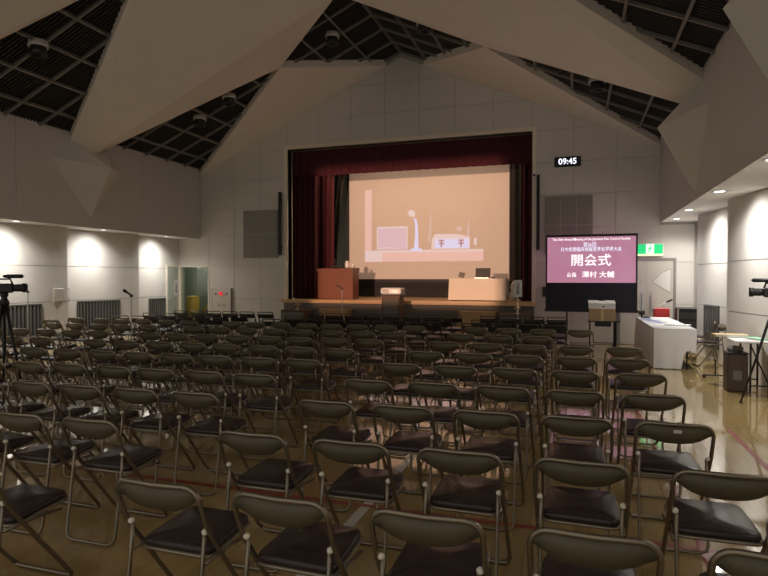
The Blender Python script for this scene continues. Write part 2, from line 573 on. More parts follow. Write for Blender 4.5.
def fold(yc, s_, half=False):
    """white folded beam on one slope: a kite with a sagging crease, joined to its neighbours at the kite's side corners"""
    def P(t_abs, y, dz):             # t_abs = distance from ridge line in x
        return Vector((XC + s_ * t_abs, y, ZR - SL * t_abs + dz))
    tt = 2.17 if s_ < 0 else 2.68
    dyf = 1.70 if s_ < 0 else 1.40   # side corner beyond the crease
    dyn = 4.6 - dyf
    m = MB()
    up = Vector((0, 0, 0.26))
    if not half:
        En, Ef = P(HW, yc - 0.36, 0), P(HW, yc + 0.70, 0)
        Ec = P(HW, yc + 0.12, -0.32)
        Tn, Tf = P(tt, yc - dyn, 0), P(tt, yc + dyf, 0)
        Rn, Rf = P(0.0, yc - 0.35, 0), P(0.0, yc + 0.22, 0)
        Rc = P(0.0, yc, -0.36)
        tris = [(Ec, Tn, En), (Ec, Rc, Tn), (Rc, Rn, Tn), (Ec, Ef, Tf), (Ec, Tf, Rc), (Rc, Tf, Rf)]
        for t in tris: m.add(t, [(0, 1, 2)])
        for a, b in ((En, Tn), (Tn, Rn), (Rf, Tf), (Tf, Ef)):
            m.add([a, b, b + up, a + up], [(0, 1, 2, 3)])
    else:
        yt = 10.6 + dyf
        A, T, B = P(HW, YB, 0), P(tt, yt, 0), P(0.42 if s_ < 0 else 0.62, YB, 0)
        m.add([A, T, B], [(0, 1, 2)])
        for a, b in ((A, T), (T, B)):
            m.add([a, b, b + up, a + up], [(0, 1, 2, 3)])
    m.build('folded_beam', 'fold_white', ceil, recalc=False)
for s_ in (-1, 1):
    fold(15.0, s_, True)
    for yc in (10.6, 6.0, 1.4):
        fold(yc, s_)
# folded corbels under the beam feet
for s_ in (-1, 1):
    xf = XL if s_ < 0 else XR
    for yc in (10.6, 6.0, 1.4):
        A = (xf, yc + 0.2, 3.0)
        B1 = (xf, yc - 0.85, 4.22); B2 = (xf, yc + 1.15, 4.22)
        Pp = (xf - s_ * 0.58, yc + 0.25, 4.14)
        K1 = (xf, yc - 0.36, ZE + .02); K2 = (xf, yc + 0.70, ZE + .02)
        m = MB().add([A, B1, B2, Pp, K1, K2], [(0, 1, 3), (0, 3, 2), (1, 4, 3), (4, 5, 3), (5, 2, 3), (0, 2, 5, 4, 1)])
        m.build('corbel', 'wall_white', wl if s_ < 0 else wr)

# ------------------------------------------------------------------ soffit downlights that wash the side walls
def downlight(x, y, z, label, group, power):
    o = thing('recessed_downlight', label, 'downlight', (x, y, z), 0, group)
    MB().lathe([(0.075, 0.004), (0.105, 0.004), (0.11, -0.008), (0.085, -0.012), (0.075, 0.0)], 18).build('trim_ring', 'white_plastic', o, True)
    MB().lathe([(0.0, 0.0), (0.072, 0.0), (0.072, -0.004), (0.0, -0.006)], 18).build('lamp_lens', 'lamp_on', o)
    ld = bpy.data.lights.new('downlight_beam', 'SPOT')
    ld.energy = power * .65; ld.spot_size = math.radians(146); ld.spot_blend = 0.55
    ld.shadow_soft_size = 0.06; ld.color = (1.0, 0.965, 0.91)
    lo = link('downlight_beam', ld, o, (0, 0, -0.02))
    # asymmetric optic: the wall-washing half of the lamp, a wide and a narrow lobe
    for e_, sz, ti in ((1.25, 128, 26), (1.5, 84, 17)):
        l2 = bpy.data.lights.new('wall_wash_beam', 'SPOT')
        l2.energy = power * e_; l2.spot_size = math.radians(sz); l2.spot_blend = 1.0
        l2.shadow_soft_size = 0.06; l2.color = (1.0, 0.965, 0.91)
        lo = link('wall_wash_beam', l2, o, (0, 0, -0.02))
        lo.rotation_euler = (0, math.radians(ti) * (1 if x < XC else -1), 0)
    return o
for k, y in enumerate((13.75, 11.45, 9.1, 6.75, 4.4, 2.05)):
    xw = tooth_x(-1, y)[0]
    downlight(xw + 0.56, y, ZSL, 'round soffit downlight washing the wall ' + ('above the grille nearest the corridor opening', 'above the grille beside the microphone stand', 'above the grille behind the tripod', 'one bay behind the tripod grille', 'two bays behind the tripod grille', 'three bays behind the tripod grille')[k], 'soffit downlights over the grilles', WASH_W * (1.0 if y > 5 else 0.25))
for k, y in enumerate((14.2, 12.4, 9.9, 7.4, 4.9, 2.4)):
    xw = tooth_x(1, y)[0]
    downlight(xw - 0.56, y, ZSR, 'round soffit downlight washing the wall ' + ('beside the double door', 'above the grille by the clothed table', 'above the side table', 'one bay behind the side table', 'two bays behind the side table', 'three bays behind the side table')[k], 'soffit downlights over the table side', WASH_W * (1.15 if y > 6 else 0.35))

# ------------------------------------------------------------------ stage
st = MB()
st.box(OPX0 - .1, OPX1 + .1, 14.78, 19.0, 0.90, 0.98)
stage = struct(st.build('stage', 'stage_wood'), 'raised wooden stage with a beam-brightened nosing and dark front')
MB().box(OPX0 - .06, OPX1 + .06, 14.86, 15.6, 0.0, 0.90).build('stage_front', 'stage_front', stage)
for i in range(7):
    a = OPX0 + (OPX1 - OPX0) * i / 7
    b = OPX0 + (OPX1 - OPX0) * (i + 1) / 7
    MB().box(a + .02, b - .02, 14.845, 14.86, 0.08, 0.86).build('front_panel', 'stage_front', stage)
MB().box(OPX0 - .1, OPX1 + .1, 14.76, 14.78, 0.89, 0.985).build('nosing', 'lit_nosing_wood', stage)
sh = MB()
sh.box(-9.2, 0.3, 18.9, 19.0, 0.98, 6.6)
sh.box(-9.3, -9.2, 15.26, 19.0, 0.98, 6.6); sh.box(0.3, 0.4, 15.26, 19.0, 0.98, 6.6)
struct(sh.build('wall_stage', 'stage_inner'), 'grey green walls of the stage house')
struct(MB().box(-9.3, 0.4, 15.26, 19.0, 6.6, 6.7).build('ceiling_stage', 'stage_dark'), 'dark ceiling of the stage house')

def curtain(name, label, mat, x0, x1, y, z0, z1, folds, amp, group=None, pull=0.0, side=0):
    n = folds * 8
    rows = 9
    grid = []
    for r in range(rows):
        t = r / (rows - 1)
        z = z1 + (z0 - z1) * t
        row = []
        for i in range(n + 1):
            u = i / n
            x = x0 + (x1 - x0) * u
            if pull:                              # gathered towards one side lower down
                k = pull * math.sin(t * PI * 0.5)
                if side < 0: x = x0 + (x - x0) * (1 - k)
                else: x = x1 - (x1 - x) * (1 - k)
            a = u * folds * 2 * PI
            yy = y + amp * (math.sin(a) + 0.35 * math.sin(2.3 * a + 1.7)) * (0.8 + 0.2 * t)
            row.append((x, yy, z))
        grid.append(row)
    o = MB().sheet(grid).build(name, mat, None, True)
    md = o.modifiers.new('thick', 'SOLIDIFY'); md.thickness = 0.012
    return tag(o, label, 'curtain', group)
curtain('stage_valance', 'wide dark red velvet valance across the top of the stage', 'velvet_red', -8.3, -0.55, 15.45, 4.55, 5.7, 30, 0.022)
curtain('stage_curtain', 'dark red velvet curtain drawn open beside the podium', 'velvet_red', -8.35, -7.22, 15.62, 0.985, 5.6, 7, 0.06)
curtain('stage_curtain', 'dark red velvet curtain drawn open behind the signpost', 'velvet_red', -1.36, -0.5, 15.62, 0.985, 5.6, 6, 0.06)
curtain('leg_curtain', 'inner dark red leg curtain between podium and black drape', 'velvet_red', -8.3, -6.98, 16.35, 0.985, 5.7, 8, 0.05)
curtain('leg_curtain', 'black leg drape gathered aside next to the large projection screen', 'velvet_black', -8.2, -6.78, 17.1, 0.985, 5.9, 8, 0.05, pull=0.32, side=-1)
curtain('leg_curtain', 'black leg drape hanging behind the laptop table', 'velvet_black', -1.78, -0.3, 16.9, 0.985, 5.9, 8, 0.05)

# large projection screen on the stage
YS = 17.7
SX0, SX1, SZ0, SZ1 = -7.02, -1.88, 1.55, 5.15
sc = thing('projection_screen', 'large stage projection screen showing a microphone and a laptop lid', 'screen', (XC, YS, SZ0))
MB().box(SX0 - XC, SX1 - XC, 0, 0.03, 0, SZ1 - SZ0).build('screen_fabric', 'projection', sc)
b_ = MB()
for a in ((SX0 - XC - .10, SX0 - XC, -0.01, 0.04, -.10, SZ1 - SZ0 + .1), (SX1 - XC, SX1 - XC + .10, -0.01, 0.04, -.10, SZ1 - SZ0 + .1),
          (SX0 - XC, SX1 - XC, -0.01, 0.04, -.10, 0), (SX0 - XC, SX1 - XC, -0.01, 0.04, SZ1 - SZ0, SZ1 - SZ0 + .1)):
    b_.box(*a)
b_.build('black_masking', 'screen_black', sc)
sk = MB()
sk.box(SX0 - XC + .3, SX1 - XC - .2, 0.0, 0.06, -0.565, -0.10)
sk.box(SX0 - XC + .3, SX1 - XC - .2, -0.04, 0.0, -0.21, -0.185)
sk.build('lower_skirt', 'stage_dark', sc)
# the picture on the screen: u,v in fractions of the screen
W_, H_ = SX1 - SX0, SZ1 - SZ0
def pic(name, mat, polys, off):
    m = MB()
    for pl in polys:
        m.quad(*[(SX0 - XC + u * W_, off, v * H_) for u, v in pl])
    return m.build(name, mat, sc)
def R4(u0, u1, v0, v1): return [(u0, v0), (u1, v0), (u1, v1), (u0, v1)]
pic('picture_wall_edge', 'pic_pink', [R4(.106, .15, .235, .80)], -0.004)
pic('picture_desk', 'pic_pink', [R4(.106, .85, .155, .255)], -0.004)
pic('picture_desk_edge', 'pic_white', [R4(.106, .85, .235, .255), R4(.106, .22, .155, .24)], -0.006)
pic('picture_laptop_lid', 'pic_lilac', [R4(.185, .385, .262, .465)], -0.006)
pic('picture_laptop_edge', 'pic_white', [R4(.185, .385, .452, .465), R4(.185, .192, .262, .465), R4(.378, .385, .262, .465)], -0.008)
pic('picture_cable', 'pic_white', [[(.19, .262), (.26, .275), (.33, .262), (.33, .270), (.26, .285), (.19, .270)]], -0.010)
pic('picture_microphone', 'pic_blue', [[(.425, .255), (.455, .255), (.452, .40), (.447, .50), (.437, .53), (.424, .53), (.432, .49), (.434, .40)], R4(.405, .475, .248, .268)], -0.008)
pic('picture_microphone_head', 'pic_white', [[(.385, .575), (.40, .555), (.42, .545), (.437, .555), (.432, .585), (.415, .605), (.395, .605)]], -0.010)
pic('picture_flower_box', 'pic_white', [[(.535, .26), (.77, .26), (.77, .36), (.70, .385), (.56, .39), (.54, .35)], R4(.795, .81, .29, .35)], -0.006)
pic('picture_box_front', 'pic_blue', [R4(.56, .765, .268, .345)], -0.008)
pic('picture_box_pattern', 'pic_brown', [R4(.58, .615, .30, .315), R4(.58, .615, .325, .34), R4(.592, .603, .275, .34), R4(.70, .735, .30, .315), R4(.70, .735, .325, .34), R4(.712, .723, .275, .34)], -0.010)
pic('picture_flower_stems', 'pic_dim', [[(.512, .32), (.53, .32), (.536, .45), (.533, .60), (.528, .60), (.525, .45)], [(.752, .36), (.768, .36), (.766, .45), (.772, .52), (.764, .52), (.755, .44)], [(.69, .41), (.72, .41), (.725, .44), (.705, .455), (.688, .44)]], -0.006)

# stage border light (hidden behind the valance)
bl = thing('stage_border_light', 'long warm lamp batten hanging behind the stage valance', 'stage light', (XC, 15.95, 5.45))
MB().prism([(-.11, .0), (.11, .0), (.14, .09), (.08, .16), (-.08, .16), (-.14, .09)], 'x', -2.8, 2.8).build('housing', 'black_metal', bl)
for i in range(8):
    MB().lathe([(0.0, 0.01), (.07, 0.01), (.07, -.01), (0.0, -.012)], 12, (-2.45 + i * .7, 0, 0)).build('lamp', 'lamp_warm', bl)
for sx in (-2.4, 2.4):
    MB().tube([(sx, 0, .16), (sx, 0, 1.15)], 0.012).build('hanger', 'black_metal', bl)
ld = bpy.data.lights.new('border_glow', 'AREA'); ld.shape = 'RECTANGLE'; ld.size = 5.2; ld.size_y = 0.16
ld.energy = STAGE_W; ld.color = (1.0, 0.66, 0.38)
lo = link('border_glow', ld, bl, (0, 0, -0.03))

# video projector on a bracket at the back of the hall: lamp in a housing with a rectangular gate
vp = thing('video_projector', 'ceiling-hung video projector at the back of the hall throwing the stage picture', 'projector', (-4.46, -1.6, 3.05))
dp = Vector((-4.46, 17.7, 2.95)) - Vector((-4.46, -1.6, 3.05))
vp.rotation_euler = (math.atan2(dp.z, dp.y), 0, 0)
gh = .30                                  # distance lamp to gate
gx = gh * 3.08 / 19.3; g0 = gh * -2.5 / 19.3; g1 = gh * 2.05 / 19.3
bd = MB()
bd.box(-.25, .25, gh, gh + .01, g1, .12); bd.box(-.25, .25, gh, gh + .01, -.12, g0); bd.box(-.25, -gx, gh, gh + .01, g0, g1); bd.box(gx, .25, gh, gh + .01, g0, g1)
bd.box(-.25, .25, -.2, gh, .11, .12); bd.box(-.25, .25, -.2, gh, -.12, -.11); bd.box(-.26, -.25, -.2, gh, -.12, .12); bd.box(.25, .26, -.2, gh, -.12, .12); bd.box(-.25, .25, -.21, -.2, -.12, .12)
bd.build('housing', 'black_plastic', vp)
MB().tube([(0, 0, .12), (0, 0, 4.3)], .025, 8).build('drop_pole', 'black_metal', vp)
ld = bpy.data.lights.new('projector_beam', 'SPOT'); ld.energy = BEAM_W; ld.spot_size = math.radians(40); ld.spot_blend = 0; ld.shadow_soft_size = .004
ld.color = (1.0, .57, .37)
lo = link('projector_beam', ld, vp, (0, 0, 0)); lo.rotation_euler = (PI / 2, 0, 0)

# podium on the stage
pd = thing('podium', 'wide reddish wooden podium on the stage before the curtain', 'podium', (-6.52, 15.55, 0.985))
MB().box(-.52, .52, -.22, -.20, 0.0, .80).build('front_panel', 'podium_wood', pd)
MB().box(-.54, -.52, -.23, .25, 0, .84).build('side_panel', 'podium_wood', pd)
MB().box(.52, .54, -.23, .25, 0, .84).build('side_panel', 'podium_wood', pd)
MB().prism([(-.26, .80), (.27, .80), (.27, .90), (-.26, .87)], 'x', -.56, .56).build('top', 'podium_wood', pd)
MB().box(-.52, .52, -.2, .22, .0, .03).build('base', 'podium_wood', pd)
fm = thing('desk_microphone', 'black gooseneck microphone standing on the podium', 'microphone', (-6.55, 15.5, 1.885))
MB().rbox(-.13, .13, -.08, .08, 0, .06, .012).build('base', 'black_plastic', fm)
MB().tube([(-.02, 0, .05), (-.05, 0, .15), (-.03, -.06, .20)], .012).build('gooseneck', 'black_plastic', fm, True)
MB().lathe([(.008, 0), (.024, .02), (.026, .06), (.012, .09)], 10, (-.03, -.07, .17)).build('microphone_head', 'black_plastic', fm, True)
jg = thing('water_jug', 'clear water jug with a glass beside the podium microphone', 'jug', (-6.22, 15.5, 1.878))
MB().lathe([(.05, 0), (.062, .02), (.065, .12), (.045, .17), (.05, .20), (.044, .20)], 14).build('body', 'white_plastic', jg, True)
MB().tube([(.06, 0, .14), (.11, 0, .12), (.10, 0, .05), (.062, 0, .04)], .008).build('handle', 'white_plastic', jg, True)
MB().lathe([(.028, 0), (.035, .10), (.033, .10), (.026, .006)], 12, (.17, .02, .005)).build('tumbler', 'white_plastic', jg, True)

def cloth_table(name, label, loc, rz, lx_, ly_, h, drop, mat, seed=1, group=None, amp=0.018):
    """trestle table: separate top and legs"""
    t = thing(name, label, 'table', loc, rz, group)
    MB().rbox(-lx_ / 2, lx_ / 2, -ly_ / 2, ly_ / 2, h - .03, h, .006).build('tabletop', 'white_plastic', t)
    for sx in (-1, 1):
        for sy in (-1, 1):
            x_, y_ = sx * (lx_ / 2 - .12), sy * (ly_ / 2 - .08)
            MB().tube([(x_, y_, h - .03), (x_, y_, 0.0)], .014).build('leg', 'black_metal', t)
    return t
def drape(name, label, loc, rz, lx_, ly_, h, bottoms, mat, seed=1, group=None, amp=0.02, lift=0):
    """cloth over a table; bottoms = z of the hem on (front,right,back,left)"""
    rnd = random.Random(seed)
    n = 14
    per = []
    for k, (a, b) in enumerate((((-1, -1), (1, -1)), ((1, -1), (1, 1)), ((1, 1), (-1, 1)), ((-1, 1), (-1, -1)))):
        for i in range(n):
            t = i / n
            per.append((a[0] + (b[0] - a[0]) * t, a[1] + (b[1] - a[1]) * t, k, t))
    ph = [rnd.uniform(0, 6.28) for _ in range(4)]
    rows = 7
    m = MB()
    grid = []
    for r in range(rows):
        s = r / (rows - 1)
        row = []
        for (u, v, k, t) in per:
            nx, ny = ((0, -1), (1, 0), (0, 1), (-1, 0))[k]
            z = h + (bottoms[k] - h) * s
            if lift and k == 0 and t > .66: z = h + (max(bottoms[0], lift + .12 * math.sin((t - .66) * 9)) - h) * s
            if r == 0: z = h
            wv = amp * s * (math.sin(t * 17 + ph[k]) + .5 * math.sin(t * 31 + ph[k]))
            off = 0.008 + wv + amp * s
            cx_ = 1 if t < .02 else 0
            pnx, pny = ((-1, 0), (0, -1), (1, 0), (0, 1))[k]
            row.append((u * lx_ / 2 + nx * off + (pnx * off if cx_ else 0), v * ly_ / 2 + ny * off + (pny * off if cx_ else 0), z))
        row.append(row[0])
        grid.append(row)
    m.sheet(grid)
    top = [(u * lx_ / 2 + ((0, -1), (1, 0), (0, 1), (-1, 0))[k][0] * .008, v * ly_ / 2 + ((0, -1), (1, 0), (0, 1), (-1, 0))[k][1] * .008, h) for (u, v, k, t) in per]
    c = len(top)
    m.add([(x, y, h + .003) for x, y, z in top] + [(0, 0, h + .003)], [(i, (i + 1) % c, c) for i in range(c)])
    o = m.build(name, mat, None, True)
    o.location = loc; o.rotation_euler = (0, 0, rz)
    return tag(o, label, 'tablecloth', group)

cloth_table('stage_table', 'low table on the stage hidden under a cream cloth', (-2.46, 15.62, 0.985), 0, 1.46, .55, .585, 0, 'cloth_cream')
drape('tablecloth', 'cream cloth covering the laptop table on the stage', (-2.46, 15.62, 0.985), 0, 1.48, .57, .589, (.015, .02, .02, .015), 'cloth_cream', 3, amp=.008)
kn = tag(MB().lathe([(.02, 0), (.10, .06), (.12, .16), (.07, .27), (.09, .36), (.06, .46), (.02, .52)], 12).build('bunched_cloth', 'cloth_cream', None, True),
         'bunched cloth bundle standing at the end of the stage table', 'cloth')
kn.location = (-1.53, 15.50, .985)
lp = thing('laptop', 'open dark laptop on the cream stage table', 'laptop', (-2.36, 15.56, 1.578))
MB().rbox(-.19, .19, -.13, .13, 0, .02, .004).build('base', 'silver', lp)
ld_ = MB().rbox(-.20, .20, -.008, .008, 0, .26, .004).build('lid', 'black_plastic', lp)
ld_.location = (0, .12, .022); ld_.rotation_euler = (-.2, 0, 0)
MB().rbox(-.16, .16, -.10, .05, .02, .022, .0005).build('keyboard', 'black_plastic', lp)
tb = thing('tablet', 'small tablet leaning on a stand at the end of the stage table', 'tablet', (-2.93, 15.55, 1.600))
o = MB().rbox(-.08, .08, -.006, .006, 0, .15, .003).build('body', 'grille', tb); o.rotation_euler = (-.35, .25, 0)
o = MB().box(-.03, .03, .02, .09, 0, .006).build('stand_foot', 'black_plastic', tb)
MB().tube([(0, .08, .004), (0, .03, .09)], .006).build('stand_strut', 'black_plastic', tb)
ms = thing('desk_mouse', 'small dark mouse beside the laptop', 'mouse', (-2.06, 15.50, 1.578))
MB().lathe([(.05, 0), (.055, .015), (.04, .035), (.0, .042)], 12).build('shell', 'black_plastic', ms, True)
MB().lathe([(.006, -.01), (.012, -.004), (.012, .004), (.006, .01)], 8, (0, -.025, .037), 'x').build('scroll_wheel', 'silver', ms, True)

# steps up to the stage and the cabinets beside them
def steps(x0, x1, label):
    s = thing('stage_steps', label, 'steps', ((x0 + x1) / 2, 14.30, 0), 0, None)
    wd = x1 - x0
    for k, (z, y0) in enumerate(((.25, -.42), (.50, -.14), (.75, .14))):
        MB().box(-wd / 2, wd / 2, y0 - .02, y0 + .30 if k < 2 else .44, z - .035, z).build('tread', 'step_wood', s)
        MB().box(-wd / 2 + .03, wd / 2 - .03, y0, y0 + .02, z - .25, z - .035).build('riser', 'step_wood', s)
    for sx in (-1, 1):
        x_ = sx * (wd / 2 - .015)
        MB().prism([(-.40, 0), (.44, 0), (.44, .715), (.16, .715), (.16, .465), (-.12, .465), (-.12, .215), (-.40, .215)], 'x', x_ - .014, x_ + .014).build('stringer', 'step_wood', s)
    return s
steps(-6.62, -5.78, 'light wooden steps up to the stage below the podium')
steps(-2.78, -1.86, 'light wooden steps up to the stage below the laptop table')
def monitor(x, label, lab2):
    c = thing('floor_cabinet', label, 'cabinet', (x, 14.42, 0))
    MB().rbox(-.36, .36, -.22, .30, 0.03, .72, .01).build('body', 'dark_wood', c)
    MB().box(-.33, .33, -.225, -.215, .08, .66).build('front_grille', 'grille', c)
    for sx in (-1, 1):
        for sy in (-.16, .24):
            MB().lathe([(.03, 0), (.025, .035)], 10, (sx * .3, sy, 0)).build('foot', 'rubber', c)
    d = thing('clip_lamp', lab2, 'lamp', (x + .05, 14.40, .72))
    MB().lathe([(.06, 0), (.06, .015), (.012, .02)], 12).build('base', 'white_plastic', d, True)
    MB().tube([(0, 0, .01), (0, 0, .14)], .01).build('stem', 'white_plastic', d)
    MB().lathe([(.03, .09), (.07, .10), (.085, .13), (.06, .17), (.02, .18)], 14).build('head', 'cardboard', d, True)
monitor(-7.30, 'dark wooden cabinet at the foot of the stage below the red curtain', 'small pale lamp on the cabinet below the red curtain')
monitor(-1.38, 'dark wooden cabinet at the foot of the stage behind the signpost', 'small pale lamp on the cabinet behind the signpost')

# projector on a stand in front of the stage
ps = thing('projector_stand', 'dark wooden stand carrying the projector before the stage', 'stand', (-4.36, 13.95, 0))
MB().rbox(-.23, .23, -.20, .20, .06, 1.12, .008).build('body', 'dark_wood', ps)
MB().rbox(-.26, .26, -.23, .23, 1.12, 1.16, .006).build('top', 'dark_wood', ps)
MB().rbox(-.26, .26, -.23, .23, 0.0, .06, .006).build('plinth', 'dark_wood', ps)
MB().box(-.19, .19, -.208, -.198, .14, 1.04).build('door', 'stage_front', ps)
pj = thing('projector', 'white and silver projector on the dark stand before the stage', 'projector', (-4.36, 13.95, 1.16))
MB().rbox(-.265, .265, -.19, .19, .02, .18, .025).build('body', 'white_plastic', pj)
MB().lathe([(.065, .18), (.07, .24), (.05, .24), (.048, .20)], 16, (.1, 0, .10), 'y').build('lens', 'black_plastic', pj, True)
for sx in (-1, 1):
    for sy in (-1, 1):
        MB().lathe([(.015, 0), (.018, .022)], 8, (sx * .2, sy * .14, 0)).build('foot', 'rubber', pj)
for k in range(5):
    MB().box(-.22, -.05, -.196, -.188, .05 + k * .022, .06 + k * .022).build('vent_slot', 'grille', pj)
MB().rbox(.02, .2, -.198, -.186, .05, .13, .003).build('connector_panel', 'silver', pj)

# ------------------------------------------------------------------ signs on poles
def sign(x, y, z0, z1, wd, body, label):
    s = thing('signpost', label, 'sign', (x, y, 0))
    b = MB().rbox(-wd / 2, wd / 2, -.012, .0, z0, z1, .003).build('board', 'paper', s)
    me = text_mesh('\n'.join(body), (z1 - z0) / len(body) * .86, 'ink', spacing=.82)
    zz = [v.co.y for v in me.vertices]
    t = link('lettering', me, b, (0, -.0135, (z0 + z1) / 2 - (max(zz) + min(zz)) / 2)); t.rotation_euler = (PI / 2, 0, 0)
    MB().tube([(0, .012, .03), (0, .012, z1 - .03)], .012, 8).build('pole', 'cream_trim', s)
    MB().lathe([(.15, 0), (.15, .012), (.05, .03), (.02, .04)], 18).build('base', 'cream_trim', s, True)
sign(-1.235, 13.5, 1.16, 1.545, .19, '次演者席', 'white upright lettered sign on a pole before the stage')
sign(-10.12, 13.0, 1.12, 1.53, .175, '次座長席', 'white upright lettered sign on a pole beside the corridor opening')

# ------------------------------------------------------------------ portable screen
pc = thing('portable_screen', 'black-framed portable screen with a pink title slide', 'screen', (0.34, 14.25, 0))
MB().box(-.965, .965, -.012, .0, 1.48, 2.545).build('slide', 'slide_pink', pc)
fr = MB()
fr.box(-1.0, -.965, -.03, .02, .86, 2.57); fr.box(.965, 1.0, -.03, .02, .86, 2.57); fr.box(-1.0, 1.0, -.03, .02, 2.545, 2.60)
fr.build('frame', 'screen_black', pc)
MB().box(-.965, .965, -.014, .004, .86, 1.48).build('black_skirt', 'screen_skirt', pc)
MB().box(-1.02, 1.02, -.04, .03, .80, .865).build('lower_rail', 'screen_black', pc)
for sx in (-1, 1):
    MB().tube([(sx * .52, .03, 0.03), (sx * .52, .03, .86)], .018, 8).build('leg', 'black_metal', pc)
    MB().tube([(sx * .52, -.32, .018), (sx * .52, .34, .018)], .018, 8).build('foot', 'black_metal', pc)
    for yy in (-.3, .32):
        MB().lathe([(.022, .0), (.022, .02)], 8, (sx * .52, yy, 0)).build('foot_pad', 'rubber', pc)
yy = -.0145
lettering('lettering', 'The 26th Annual Meeting of the Japanese Pain Control Society', .075, 'slide_text', pc, (0, yy, 2.487), 1.70, .0006)
lettering('lettering', '第26回', .115, 'slide_text_blue', pc, (-.02, yy, 2.355), .28, .0006)
lettering('lettering', '日本疾患臨床検査医学会学術大会', .105, 'slide_text_blue', pc, (0, yy, 2.25), 1.32, .0006)
lettering('lettering', '開会式', .29, 'slide_text', pc, (0.0, yy, 1.985), .86, .0025)
lettering('lettering', '会長', .115, 'slide_text', pc, (-.42, yy, 1.655), .22, .001)
lettering('lettering', '澤村 大輔', .155, 'slide_text', pc, (.16, yy, 1.66), .70, .0012)

# ------------------------------------------------------------------ end-wall fittings
def speaker_panel(x0, x1, z0, z1, label):
    p = thing('speaker_grille', label, 'speaker grille', ((x0 + x1) / 2, YB - .022, z0))
    wd, h = x1 - x0, z1 - z0
    MB().box(-.2, .2, 0, .022, h / 2 - .12, h / 2 + .12).build('mounting_plate', 'wall_joint', p)
    MB().box(-wd / 2, wd / 2, -.02, 0, 0, h).build('backing', 'wall_joint', p)
    for i in range(3):
        for j in range(2):
            a = -wd / 2 + wd * i / 3 + .012; b = a + wd / 3 - .024
            c = h * j / 2 + .012; d = c + h / 2 - .024
            MB().box(a, b, -.032, -.02, c, d).build('cloth_panel', 'speaker_cloth', p)
speaker_panel(-9.29, -8.14, 2.17, 3.56, 'grey cloth speaker grille above the hydrant cabinet')
speaker_panel(-0.72, 0.40, 2.17, 3.60, 'grey cloth speaker grille above the portable screen')
def column_speaker(x, z0, z1, label):
    c = thing('column_speaker', label, 'speaker', (x, YB, z0))
    MB().rbox(-.035, .035, -.14, -.06, 0, z1 - z0, .008).build('cabinet', 'black_plastic', c)
    MB().box(-.028, .028, -.144, -.14, .03, z1 - z0 - .03).build('front_grille', 'screen_black', c)
    for t in (.12, .88):
        MB().box(-.02, .02, -.06, 0, (z1 - z0) * t - .03, (z1 - z0) * t + .03).build('bracket', 'black_metal', c)
column_speaker(-8.05, 2.25, 4.05, 'slim black column speaker on the wall by the podium side')
column_speaker(-0.88, 2.28, 4.15, 'slim black column speaker on the wall by the portable screen')
cl = thing('digital_clock', 'black digital wall clock with glowing white digits', 'clock', (-.19, YB, 4.32))
MB().rbox(-.31, .31, -.06, 0, 0, .24, .01).build('case', 'black_plastic', cl)
lettering('digits', '09:45', .2, 'led_digit', cl, (0, -.0615, .12), .42, .003)
wc = thing('wall_camera', 'small white camera on a bracket at the stage opening corner', 'camera', (-.97, YB - .04, 4.12))
MB().rbox(-.05, .05, -.16, -.04, -.04, .05, .01).build('body', 'white_plastic', wc)
MB().box(-.015, .015, -.05, 0, -.02, .02).build('bracket', 'white_plastic', wc)
MB().lathe([(.03, -.19), (.03, -.16)], 10, (0, 0, 0), 'y').build('lens', 'black_plastic', wc)
ph = thing('wall_phone', 'dark wall phone beside the portable screen', 'phone', (-.72, YB, 1.12))
MB().rbox(-.06, .06, -.05, 0, 0, .26, .01).build('body', 'grille', ph)
MB().rbox(-.03, .03, -.09, -.05, .02, .24, .012).build('handset', 'black_plastic', ph)
ex = thing('exit_sign', 'lit green emergency exit sign above the double door', 'sign', (1.67, YB, 2.10))
MB().rbox(-.29, .29, -.07, 0, 0, .30, .008).build('case', 'white_plastic', ex)
MB().box(-.275, .275, -.074, -.07, .06, .285).build('green_panel', 'exit_green', ex)
MB().box(-.085, .085, -.077, -.074, .065, .28).build('pictogram_field', 'exit_white', ex)
MB().box(-.275, .275, -.077, -.07, .012, .055).build('light_strip', 'exit_tube', ex)
rm = MB()
rm.prism([(.02 + .02 * math.cos(a * PI / 4), .245 + .02 * math.sin(a * PI / 4)) for a in range(8)], 'y', -.0785, -.077)
for pl in ([(-.005, .22), (.025, .215), (.015, .15), (-.02, .15)], [(-.02, .155), (.005, .155), (-.03, .08), (-.055, .085)], [(-.005, .155), (.015, .15), (.05, .115), (.035, .10)], [(-.005, .22), (-.05, .18), (-.04, .165), (0, .19)], [(.025, .215), (.055, .175), (.045, .165), (.012, .19)]):
    rm.prism(pl, 'y', -.0785, -.077)
rm.build('running_figure', 'exit_green', ex)
